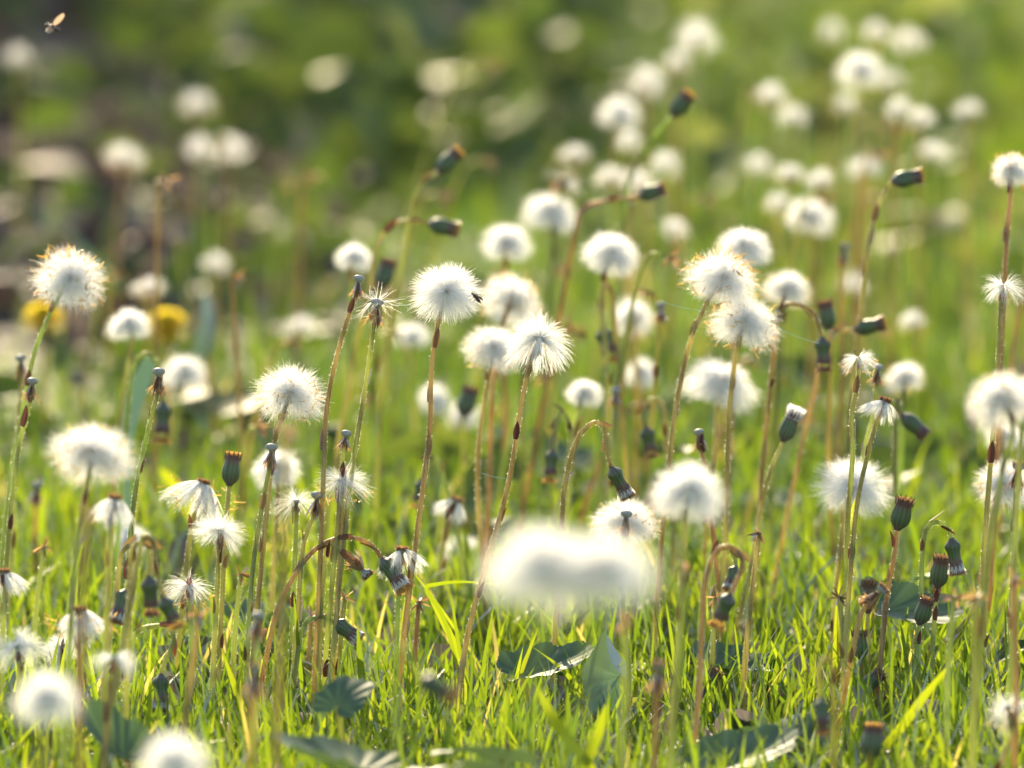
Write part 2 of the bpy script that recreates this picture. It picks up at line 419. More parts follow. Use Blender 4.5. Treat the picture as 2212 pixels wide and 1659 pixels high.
# ------------------------------------------------------------------ leaf clusters at the back (ground cover)
def leaf_cloud(name, N, box, hgt, size, mat, label, cat, seed, tilt=.5, mask=None, col=None):
    g = np.random.default_rng(seed)
    x = g.uniform(box[0], box[1], N); y = g.uniform(box[2], box[3], N)
    if mask is not None:
        k = mask(x, y, g); x, y = x[k], y[k]
    n = len(x)
    clump = np.clip(.5 + .6 * noise2(x * 7 + seed, y * 4.1), .05, 1)
    z = ground_z(x, y) + g.uniform(hgt[0], 1, n) * hgt[1] * clump + .004
    az = g.uniform(0, 2 * math.pi, n); s = g.uniform(size[0], size[1], n)
    # blade grid: 5 along, 5 across, cupped
    us = np.array([-1, -.5, 0, .5, 1.]); vs = np.linspace(0, 1, 7)
    wv = np.sin(np.pi * vs ** .8) ** .75 * .42; wv[-1] = .01; wv[0] = .05
    U, Vv = np.meshgrid(us, vs)
    cup = g.uniform(.05, .55, n); curl = g.uniform(-.1, .6, n)
    lx = (U * wv[:, None])[None] * s[:, None, None]
    ly = (Vv - .3)[None] * s[:, None, None]
    lz = (cup[:, None, None] * np.abs(U * wv[:, None])[None] - curl[:, None, None] * (Vv[None] - .3) ** 2) * s[:, None, None]
    t1 = g.normal(0, tilt, n); t2 = g.normal(0, tilt, n)
    c, si = np.cos(t1)[:, None, None], np.sin(t1)[:, None, None]
    ly, lz = ly * c - lz * si, ly * si + lz * c
    c, si = np.cos(t2)[:, None, None], np.sin(t2)[:, None, None]
    lx, lz = lx * c - lz * si, lx * si + lz * c
    c, si = np.cos(az)[:, None, None], np.sin(az)[:, None, None]
    lx, ly = lx * c - ly * si, lx * si + ly * c
    V = np.stack([lx + x[:, None, None], ly + y[:, None, None], lz + z[:, None, None]], -1).reshape(-1, 3)
    b = (np.arange(n) * 35)[:, None, None] + (np.arange(6) * 5)[None, :, None] + np.arange(4)[None, None]
    F = np.stack([b, b + 1, b + 6, b + 5], -1).reshape(-1, 4)
    r = np.repeat(g.beta(1.6, 2.0, n) if col is None else np.clip(g.normal(col[0], col[1], n), 0, 1), 35)
    parts = [(V, F, 0, r)]
    # petioles down to the soil
    k = z > .03
    if k.any() and hgt[1] > .05:
        p = np.stack([x, y, z], -1)[k]; m_ = len(p)
        d = np.stack([g.normal(0, .2, m_), g.normal(0, .2, m_), -np.ones(m_)], -1)
        PV, PF = ribbons(p, d, p[:, 2] + .01, np.zeros(3), .0022, 2, tip=1, g=g)
        parts.append((PV, PF, 0, .6))
    V, F, mi, r = join(parts)
    o = link(name, mesh_np(name, V, F, mat, rnd=r, smooth=True))
    tag(o, label, cat, None, "stuff")

leaf_cloud("ground_cover", 1500, (-.62, .08, 8.05, 10.6), (.05, .20), (.035, .075), M['herb'],
           "dark green leafy herbs in a blurred patch at the top of the view", "herbs", 3, .55,
           mask=lambda x, y, g: (g.uniform(0, 1, len(x)) < np.clip(.25 + .9 * (noise2(x * 6, y * 3) * .5 + .5), 0, 1)) & (x > -.11 * (y - 6.6)))
leaf_cloud("ground_cover", 130, (-.9, -.15, 7.2, 10.4), (.05, .07), (.03, .06), M['herb'],
           "sparse grey green leaves among the brown litter at the top left", "herbs", 5, .6)
leaf_cloud("leaf_litter", 3600, (-1.1, 0.0, 6.9, 11.5), (.0, .035), (.025, .06), M['litter'],
           "dry brown leaf litter on bare earth at the top left", "leaf litter", 8, .45,
           mask=lambda x, y, g: g.uniform(0, 1, len(x)) < np.clip((-.02 - x) / .25, 0, 1) * np.clip((y - 6.8) / .6, 0, 1))
leaf_cloud("leaf_litter", 1500, (-1.2, 1.4, 10.0, 13), (.0, .03), (.03, .06), M['litter'],
           "dry brown leaf litter on bare earth along the far edge", "leaf litter", 9, .4)
leaf_cloud("ground_cover", 1500, (-.5, .75, 5.9, 9.2), (.2, .075), (.02, .05), M['herb'],
           "low clover and herb leaves scattered through the blurred grass", "herbs", 13, .6, col=(.40, .22), mask=lambda x, y, g: g.uniform(0, 1, len(x)) < np.clip(.45 + .9 * noise2(x * 8 + 2, y * 4), .05, 1))
leaf_cloud("ground_cover", 260, (-.5, .5, 4.6, 5.9), (.1, .028), (.010, .024), M['herb'],
           "small clover leaves at the foot of the near grass", "herbs", 14, .5, col=(.6, .25))
leaf_cloud("ground_cover", 520, (.1, 1.0, 7.4, 10.4), (.05, .10), (.025, .05), M['herb'],
           "olive green leaves in the blurred meadow at the upper right", "herbs", 15, .6, col=(.75, .2))

leaf_cloud("leaf_litter", 170, (-.5, .85, 6.2, 9.0), (.1, .085), (.010, .024), M['litter'],
           "pale dry scraps caught in the blurred background grass", "leaf litter", 21, .7, col=(.75, .12))

leaf_cloud("straw_thatch", 1500, (-.5, .5, 4.6, 6.6), (.0, .012), (.010, .035), M['litter'],
           "dry straw scraps and dead leaf bits lying between the near grass blades", "thatch", 23, .5, col=(.8, .15))

# unseen shrubs added behind the meadow, left and above the frame, for shade
def shade_shrub(x, y, h, w_, seed, label):
    g = np.random.default_rng(seed)
    root = empty("shade_shrub", (x, y, float(ground_z(x, y))), label, "shade_shrub", "unseen shrubs added for shade")
    parts = []
    tips = []
    for k in range(16):
        a = g.uniform(0, 6.28); rr = w_ * g.uniform(.2, 1)
        p = catmull([(0.05 * math.cos(a), .05 * math.sin(a), 0), (rr * .4 * math.cos(a), rr * .4 * math.sin(a), h * .45), (rr * math.cos(a), rr * math.sin(a), h * g.uniform(.7, 1))], 5)
        V, F = tube(p, np.linspace(.014, .004, len(p)), 6); parts.append((V, F, 0, .5)); tips.append(p)
    V, F, mi, r_ = join(parts)
    link("branches", mesh_np("branches", V, F, M['twig'], smooth=True), root)
    pts = np.vstack(tips); n = 2300
    c = pts[g.integers(0, len(pts), n)]; c = c[c[:, 2] > .15 * h]; n = len(c)
    c = c + g.normal(0, .13, (n, 3)); c[:, 2] = np.abs(c[:, 2])
    d = unit(g.normal(size=(n, 3)) + [0, 0, -.2])
    V, F = ribbons(c, d, g.uniform(.05, .09, n), g.normal(0, .01, (n, 3)), .045, 4, g=g, bulge=True, tip=.1)
    link("foliage", mesh_np("foliage", V, F, M['herb'], rnd=np.repeat(g.beta(2, 2, n), 10), smooth=True), root)
for i, (x, y, h, w_) in enumerate([(-3.3, 12.6, 2.3, .8), (-2.3, 12.2, 2.0, .7), (-1.5, 12.4, 2.2, .7), (-.75, 12.3, 1.75, .6)]):
    shade_shrub(x, y, h, w_, 300 + i, "unseen leafy bush added behind the meadow for shade")

# ------------------------------------------------------------------ head meshes (local +Z = away from the stem)
def sph(theta, phi):
    return np.stack([np.sin(theta) * np.cos(phi), np.sin(theta) * np.sin(phi), np.cos(theta)], -1)

def pappus_mesh(name, seed, tufts, hairs, tmax, droop=.25, cone=.20, L0=.0165, gaps=(), flat=.82, tmin=0, width=.00017, wave=.0009, mat='pappus', root=.0026, biasdown=1.0):
    g = np.random.default_rng(seed)
    i = np.arange(tufts) + .5
    ct = math.cos(tmin) - (math.cos(tmin) - math.cos(tmax)) * (i / tufts) ** biasdown
    th = np.arccos(np.clip(ct, -1, 1)) + g.normal(0, .08, tufts); ph = i * 2.39996 + g.normal(0, .18, tufts)
    keep = g.uniform(0, 1, tufts) > (.12 if cone > .22 else 0)
    for c0, wd in gaps:
        dd = np.abs((ph - c0 + math.pi) % (2 * math.pi) - math.pi)
        keep &= ~((dd < wd) & (th > .5))
    th, ph = th[keep], ph[keep]
    T = sph(th, ph)
    n = len(T)
    D = np.repeat(T, hairs, axis=0) + g.normal(0, cone, (n * hairs, 3))
    D = unit(D)
    tilt = np.repeat(g.uniform(.84, 1.08, n) * (1 + .10 * np.sin(ph * 2 + seed) * np.sin(th) + .08 * np.cos(th * 5 + ph)), hairs)
    L = L0 * tilt * g.uniform(.8, 1.1, n * hairs)
    sc = np.sqrt(D[:, 0] ** 2 + D[:, 1] ** 2 + (D[:, 2] * flat) ** 2)
    L = L * sc
    P0 = sph(np.clip(np.repeat(th, hairs) * .62, 0, 1.5), np.repeat(ph, hairs)) * root * np.array([1, 1, .7])
    bend = np.zeros((len(D), 3)); bend[:, 2] = -droop * L * np.clip(np.sin(np.arccos(np.clip(D[:, 2], -1, 1))), .2, 1)
    V, F = ribbons(P0, D, L, bend, width * g.uniform(.7, 1.3, len(D)), 4, tip=.45, g=g, wave=wave)
    rnd = np.repeat(g.uniform(0, 1, len(D)), 10)
    return mesh_np(name, V, F, M[mat], rnd=rnd)

PAP = {
    'full': [pappus_mesh("pappus", 20 + k, 104, 46, R(162), droop=.12 + .08 * (k % 3), cone=.24, width=.000115, wave=.0016, flat=[.74, .80, .62, .92, .72][k], gaps=[(), (), ((1.0, .25),), (), ((4, .2),)][k]) for k in range(5)],
    'sparse': [pappus_mesh("pappus", 40 + k, [46, 40, 30, 34][k], 20, R(135), droop=.30, cone=.17, tmin=[R(35), R(50), R(20), R(60)][k], flat=.85, gaps=[((.5, .5),), ((2.6, .6), (5, .3)), ((4.4, .8),), ((1, .4), (3.3, .5))][k], width=.00015, wave=.0014) for k in range(4)],
    'fan': [pappus_mesh("pappus", 60 + k, 70, 22, R(128), droop=.22, cone=.15, tmin=R(8), flat=.8, gaps=((1.2, .3),), width=.00013, wave=.0012) for k in range(2)],
    'droop': [pappus_mesh("pappus", 70 + k, 66, 30, R(140), droop=.42, cone=.15, flat=.95, tmin=R(10), gaps=((4.5, .55),), wave=.0012) for k in range(1)],
    'half': [pappus_mesh("pappus", 80 + k, 34, 24, R(170), droop=.35, cone=.10, tmin=R(122), L0=.0120, flat=1.2, width=.00018, gaps=[((4.0, .5),), ((.5, .7),), ((5, .2), (2.4, .5))][k]) for k in range(3)],
    'faint': [pappus_mesh('pappus', 120 + k, [44, 36, 52][k], 22, R(140), droop=.2, cone=.24, flat=[.6, .8, .7][k], width=.00016, gaps=[((2, .5),), (), ((5, .6),)][k]) for k in range(3)],
    'wisp': [pappus_mesh("pappus", 90 + k, 9, 10, R(150), droop=.1, cone=.30, tmin=R(20), L0=.011, width=.00014, wave=.002) for k in range(3)],
}
def floret_mesh(name, seed, n, tlo, thi, r0, r1, mat='floret', flat=.8, size=.0035, wid=.0006):
    g = np.random.default_rng(seed)
    th = g.uniform(tlo, thi, n); ph = g.uniform(0, 6.283, n)
    # florets hang together in little clots
    ph = ph + .35 * np.sin(ph * 5 + seed)
    D = sph(th, ph); rr = g.uniform(r0, r1, n)
    P0 = D * rr[:, None] * np.sqrt(D[:, 0] ** 2 + D[:, 1] ** 2 + (D[:, 2] * flat) ** 2)[:, None]
    P0[:, 2] -= .0012
    d = unit(D * .5 + g.normal(0, .7, (n, 3)))
    V, F = ribbons(P0, d, size * g.uniform(.4, 1.2, n), g.normal(0, .0012, (n, 3)), wid * g.uniform(.5, 1.4, n), 3, tip=.6, g=g, wave=.0008)
    return mesh_np(name, V, F, M[mat], rnd=np.repeat(g.uniform(0, 1, n), 8))
FLO = [floret_mesh("withered_florets", 5, 150, .9, 2.5, .0140, .0168), floret_mesh("withered_florets", 6, 70, 1.5, 2.5, .0140, .0168),
       floret_mesh("withered_florets", 7, 190, .2, 2.4, .0145, .0170)]
# button + skirt of dead bracts
def button_mesh():
    V, F, r = lathe([(-.0022, .0001), (-.0021, .0010), (-.0010, .0012), (-.0006, .0022), (.0003, .0027), (.0011, .0026), (.0017, .0019), (.0020, .0009), (.00205, .0001)], 24)
    return mesh_np("receptacle", V, F, M['button'], rnd=np.repeat(np.linspace(0, 1, 9), 24), smooth=True)
BUTTON = button_mesh()
def skirt_mesh(name, seed, n=26, L=.0085, spread=.30, mat='dry', up=False, g0=.0010):
    g = np.random.default_rng(seed)
    ph = np.linspace(0, 6.283, n, endpoint=False) + g.normal(0, .12, n)
    P0 = np.stack([np.cos(ph) * g0, np.sin(ph) * g0, np.full(n, -.0018)], -1)
    d = unit(np.stack([np.cos(ph) * spread, np.sin(ph) * spread, -np.ones(n)], -1) + g.normal(0, .10, (n, 3)))
    side = np.stack([-np.sin(ph), np.cos(ph), 0 * ph], -1)
    bend = np.stack([np.cos(ph), np.sin(ph), 0 * ph], -1) * g.normal(-.0014, .0010, n)[:, None]
    V, F = ribbons(P0, d, L * g.uniform(.55, 1.1, n), bend, .0013 * g.uniform(.6, 1.3, n), 4, side, tip=.15, g=g, bulge=True)
    V2, F2 = ribbons(P0 + d * .004, unit(d + g.normal(0, .5, (n, 3))), .0035, g.normal(0, .001, (n, 3)), .0005, 2, g=g)
    V, F, mi, r = join([(V, F, 0, np.repeat(g.uniform(0, 1, n), 10)), (V2, F2, 0, .9)])
    return mesh_np(name, V, F, M[mat], rnd=r)
SKIRT = [skirt_mesh("bracts", 1), skirt_mesh("bracts", 2, spread=.38), skirt_mesh("bracts", 3, L=.007, spread=.5)]
# closed heads
def invol_mesh(kind):
    if kind == 'nod':
        prof = [(0, .0012), (.001, .0019), (.002, .0031), (.003, .0040), (.004, .0043), (.005, .0040), (.0065, .0034), (.009, .0032), (.011, .0034), (.0128, .0036), (.0130, .0030), (.0131, .0004)]
    else:
        prof = [(0, .0012), (.001, .0018), (.002, .0028), (.0032, .0036), (.005, .0040), (.007, .0039), (.009, .0035), (.011, .0032), (.0126, .0032), (.0128, .0028), (.0129, .0004)]
    V, F, r = lathe(prof, 60, .03, 12)
    a_ = np.arctan2(V[:, 1], V[:, 0]); V[:, :2] *= (1 + .05 * np.sin(a_ * 2 + 1) + .03 * np.sin(a_ * 5 + V[:, 2] * 400))[:, None]
    g = np.random.default_rng(3)
    n = 13; ph = np.linspace(0, 6.283, n, endpoint=False)
    # free bract tips round the mouth and a few narrow outer bracts at the base
    side = np.stack([-np.sin(ph), np.cos(ph), 0 * ph], -1); rad = np.stack([np.cos(ph), np.sin(ph), 0 * ph], -1)
    V1, F1 = ribbons(rad * .0037 + np.array([0, 0, .0110]), unit(rad * .12 + np.array([0, 0, 1.])), .0036, rad * .0004, .0015, 3, side, tip=.2, g=g)
    V2, F2 = ribbons(rad[::2] * .0021 + np.array([0, 0, .0012]), unit(rad[::2] * .5 + np.array([0, 0, 1.])), .0055, -rad[::2] * .0014, .0008, 3, side[::2], tip=.2, g=g)
    V, F, mi, r = join([(V, F, 0, r), (V1, F1, 0, .2), (V2, F2, 0, .1)])
    return mesh_np("involucre", V, F, M['invol'], rnd=r, smooth=True)
INV = {'nod': invol_mesh('nod'), 'bud': invol_mesh('bud')}
def brush(name, seed, n, z0, L, r, mat, flare=.15, wid=.0004):
    g = np.random.default_rng(seed)
    ph = g.uniform(0, 6.283, n); q = r * np.sqrt(g.uniform(0.0, 1, n))
    rad = np.stack([np.cos(ph), np.sin(ph), 0 * ph], -1)
    V, F = ribbons(rad * q[:, None] + np.array([0, 0, z0]), unit(rad * (flare * q / r)[:, None] + np.array([0, 0, 1.]) + g.normal(0, .06, (n, 3))), L * g.uniform(.7, 1.05, n), rad * g.normal(0, .0005, n)[:, None], wid, 2, tip=.6, g=g)
    return mesh_np(name, V, F, M[mat], rnd=np.repeat(g.uniform(0, 1, n), 6))
TIP = {'brown': brush("florets", 1, 260, .0120, .0022, .0030, 'dry', .12), 'orange': brush("florets", 2, 260, .0122, .0024, .0030, 'floret', .15),
       'orange_nod': brush("florets", 4, 240, .0155, .0030, .0036, 'floret', .5), 'brown_nod': brush("florets", 5, 260, .0150, .0027, .0036, 'dry', .4)}
BAND = brush("pappus_band", 3, 420, .0115, .0048, .0037, 'pappus', .12)
BANDL = brush("pappus_band", 6, 420, .0105, .0060, .0037, 'pappus', .22, .0003)
# scale leaf on the stem (local: +Z up along the stem, +X outwards)
def scale_mesh(seed, L, wd, gap):
    g = np.random.default_rng(seed)
    vs = np.linspace(0, 1, 7); us = np.linspace(-1, 1, 5)
    wv = wd * np.sin(np.pi * np.clip(vs * .8 + .2, 0, 1)) ** .8 * .5; wv[-1] = .00006
    V = np.array([[.0013 + .0004 + gap * v ** 2 - .35 * abs(u) ** 2 * wv[i], u * wv[i], v * L] for i, v in enumerate(vs) for u in us])
    b = (np.arange(6) * 5)[:, None] + np.arange(4)[None]
    F = np.stack([b, b + 1, b + 6, b + 5], -1).reshape(-1, 4)
    return mesh_np("scale_leaf", V, F, M['scale'], smooth=True)
SCALE = [scale_mesh(1, .0095, .0034, .0006), scale_mesh(2, .0075, .0028, .0003), scale_mesh(3, .0065, .0026, .0022)]

def frame_z(direction, spin=0.0, loc=(0, 0, 0)):
    q = Vector(direction).normalized().to_track_quat('Z', 'Y')
    return Matrix.Translation(Vector(loc)) @ q.to_matrix().to_4x4() @ Matrix.Rotation(spin, 4, 'Z')

def stem_object(pts, parent, origin, fuzz, g, r0=.00150, r1=.00120, neck=None):
    rad = np.linspace(r0, r1, len(pts))
    V, F = tube(pts - origin, rad, 12, .07)
    parts = [(V, F, 0, .5)]
    if fuzz:
        seg = np.linalg.norm(np.diff(pts, axis=0), axis=1); tot = seg.sum(); n = int(tot * fuzz)
        s = g.uniform(0, tot, n); cum = np.concatenate([[0], np.cumsum(seg)]); k = np.clip(np.searchsorted(cum, s) - 1, 0, len(seg) - 1)
        t = ((s - cum[k]) / seg[k])[:, None]
        c = pts[k] * (1 - t) + pts[k + 1] * t; tn = unit(pts[k + 1] - pts[k])
        nn = unit(np.cross(tn, g.normal(size=(n, 3)))); rr = np.interp(s, cum, rad)[:, None]
        HV, HF = ribbons(c + nn * rr * .95 - origin, unit(nn + g.normal(0, .5, (n, 3))), g.uniform(.0003, .0009, n), g.normal(0, .0002, (n, 3)), .00017, 2, tip=.6, g=g)
        parts.append((HV, HF, 1, g.uniform(0, 1, 1)[0]))
    V, F, mi, r = join(parts)
    me = mesh_np("stem", V, F, [M['stem'], M['fuzz']], mi=mi, rnd=r, smooth=True)
    return link("stem", me, parent)

GROUPS = {}
def plant(kind, x, y, wpx, b, mids, label, var=0, orange=None, tilt=0.0, nscale=None, dirv=None):
    """kind: full sparse fan droop half | bald dry | bud nod | flower ; mids: 'x,y x,y ...' from the head down the stem"""
    g = np.random.default_rng(abs(hash((x, y))) % 99991 if False else int(x * 31 + y * 17) % 99991 + 5)
    D = depth(b)
    pts2 = [tuple(float(c) for c in s.split(',')) for s in mids.split()] if mids else []
    head = P(x, y, D)
    low = [P(px, py, D) for px, py in pts2]
    seq = low
    # axis of the closed kinds runs from the stem attachment through the head centre
    closed = kind in ('bud', 'nod')
    scale = 1.0
    if not closed:
        seq = [head] + low
    last = seq[-1] if seq else head
    prev = seq[-2] if len(seq) > 1 else last + Vector((0, 0, .02))
    dr = (last - prev)
    gz = float(ground_z(last.x, last.y))
    if last.z > gz + .006:
        sx = dr.x / max(abs(dr.z), 1e-3) if dr.z < -1e-4 else 0
        sx = max(-.35, min(.35, sx)) * .6
        hh = last.z - gz
        base = Vector((last.x + sx * hh, last.y + float(g.normal(0, .012)), 0))
        base.z = float(ground_z(base.x, base.y)) - .004
        if hh > .07:
            seq = seq + [last.lerp(base, .5) + Vector((float(g.normal(0, .002)), 0, 0))]
        seq = seq + [base]
    else:
        seq = seq[:-1] + [Vector((last.x, last.y, gz - .004))] if len(seq) > 1 else seq + [Vector((head.x, head.y, gz - .01))]
    ctrl = seq[::-1]
    curve = catmull(ctrl, 7)
    origin = np.array(ctrl[0])
    cat = "seed head" if kind in ('full', 'sparse', 'fan', 'droop', 'half', 'faint') else "flower" if kind == 'flower' else "bud" if closed else "bare seed head"
    nm = {'full': 'coltsfoot_seed_head', 'sparse': 'coltsfoot_seed_head', 'fan': 'coltsfoot_seed_head', 'droop': 'coltsfoot_seed_head', 'half': 'coltsfoot_seed_head', 'faint': 'coltsfoot_seed_head',
          'bald': 'bare_coltsfoot', 'dry': 'bare_coltsfoot', 'bud': 'coltsfoot_bud', 'nod': 'nodding_coltsfoot_bud', 'flower': 'yellow_flower'}[kind]
    grp = {'seed head': 'fluffy white coltsfoot seed heads in the meadow', 'bare seed head': 'bare coltsfoot stalks that have lost their seeds',
           'bud': 'closed dark coltsfoot heads', 'flower': 'blurred yellow flowers'}[cat]
    root = empty(nm, Vector(origin), label, cat, grp)
    sharp = abs(b) < 16
    st = stem_object(curve, root, origin, 6500 if sharp else 0, g, r0=.00135 if wpx > 60 else .0012, r1=.00092)
    tdir = Vector(curve[-1] - curve[-3]).normalized()
    top = Vector(curve[-1]) - Vector(origin)
    if tilt:
        tdir = (tdir + Vector((0, tilt, 0))).normalized()
    if dirv: tdir = Vector(dirv).normalized()
    spin = float(g.uniform(0, 6.28))
    if kind in PAP and kind != 'wisp':
        wt = 1.09 * (max(wpx * 1.13 - .45 * abs(b), 30)) * (TAN * FOCUS / 2500) * D / FOCUS
        scale = max(.55, min(1.45, wt / .0345))
        if kind == 'half': scale = max(.7, min(1.2, wt / .015))
        ax = (tdir + Vector((0, 0, .6))).normalized() if not (tilt or dirv) else tdir
        mt = frame_z(ax, spin, top)
        sc = Matrix.Scale(scale, 4)
        lib = PAP[kind]
        sc = Matrix.Diagonal((scale * float(g.uniform(.9, 1.08)), scale * float(g.uniform(.88, 1.04)), scale * float(g.uniform(.82, 1.05)), 1)) @ Matrix.Rotation(float(g.normal(0, .16)), 4, 'X')
        link("pappus", lib[var % len(lib)], root, mt @ sc)
        s2 = (.62 if kind == 'full' else .9) * min(scale, 1.15) if kind != 'half' else .8
        rc = link("receptacle", BUTTON, root, mt @ Matrix.Scale(s2, 4))
        link("bracts", SKIRT[var % 3], root, mt @ Matrix.Scale(s2, 4))
        if orange is not None:
            link("withered_florets", FLO[orange], root, mt @ Matrix.Scale(scale, 4))
        if kind == 'half':
            link("florets", TIP['brown'], root, mt @ Matrix.Translation((0, 0, -.0118)))
    elif kind in ('bald', 'dry'):
        ax = tdir
        mt = frame_z(ax, spin, top)
        s = .95 + .2 * float(g.uniform())
        link("receptacle", BUTTON, root, mt @ Matrix.Scale(s, 4))
        link("bracts", SKIRT[var % 3], root, mt @ Matrix.Scale(s * (1.25 if kind == 'dry' else 1), 4))
        if kind == 'dry': link("withered_florets", TIP['brown'], root, mt @ Matrix.Translation((0, 0, -.0115)))
        if var >= 3: link("pappus", PAP['wisp'][var % 3], root, mt)
    elif closed:
        hv = (head - Vector(curve[-1]))
        ax = hv.normalized() if hv.length > 1e-4 else tdir
        ax = (ax + Vector((0, float(g.normal(0, .15)), 0))).normalized()
        s = max(.72, min(1.15, .92 * hv.length / (.0085 if kind == 'nod' else .0068)))
        mt = frame_z(ax, spin, top) @ Matrix.Diagonal((s * float(g.uniform(.82, 1.08)), s * float(g.uniform(.82, 1.08)), s, 1))
        inv = link("involucre", INV[kind], root, mt)
        tp = {0: 'brown', 1: 'orange', 2: 'brown'}[var % 3]
        if kind == 'nod' or var == 2:
            if var == 2 or abs(b) < 8: link("pappus_band", BANDL if var == 2 else BAND, root, mt)
            if var != 2: link("florets", TIP[tp + '_nod'], root, mt)
        else:
            link("florets", TIP[tp], root, mt)
    elif kind == 'flower':
        mt = frame_z((0, -.55, .8), spin, top)
        link("petals", PETALS, root, mt @ Matrix.Scale(wpx / 70, 4))
        link("involucre", INV['bud'], root, mt @ Matrix.Translation((0, 0, -.0125)))
    # scale leaves up the stem
    if abs(b) < 32:
        n = nscale if nscale is not None else int(3 + g.integers(0, 3))
        ln = len(curve)
        for k in range(n):
            i = int(ln * (.12 + .78 * (k + g.uniform(0, .7)) / n)); i = min(i, ln - 2)
            tn = Vector(curve[i + 1] - curve[i])
            mt = frame_z(tn, float(g.uniform(0, 6.28)), Vector(curve[i] - origin))
            sc = link("scale_leaf", SCALE[int(g.integers(0, 3))], st, mt @ Matrix.Scale(float(g.uniform(.8, 1.2)), 4))
    return root

def petals_mesh():
    g = np.random.default_rng(2); n = 420
    ph = g.uniform(0, 6.283, n); el = g.uniform(0, 3.5, n) ** 1.2
    rad = np.stack([np.cos(ph), np.sin(ph), el * .8], -1)
    side = np.stack([-np.sin(ph), np.cos(ph), 0 * ph], -1)
    V, F = ribbons(unit(rad) * .002, unit(rad), .014 / (1 + .12 * el), np.array([0, 0, .001]), .0015, 3, side, tip=.9, g=g)
    return mesh_np("petals", V, F, M['petal'], rnd=np.repeat(g.uniform(0, 1, n), 8))
PETALS = petals_mesh()

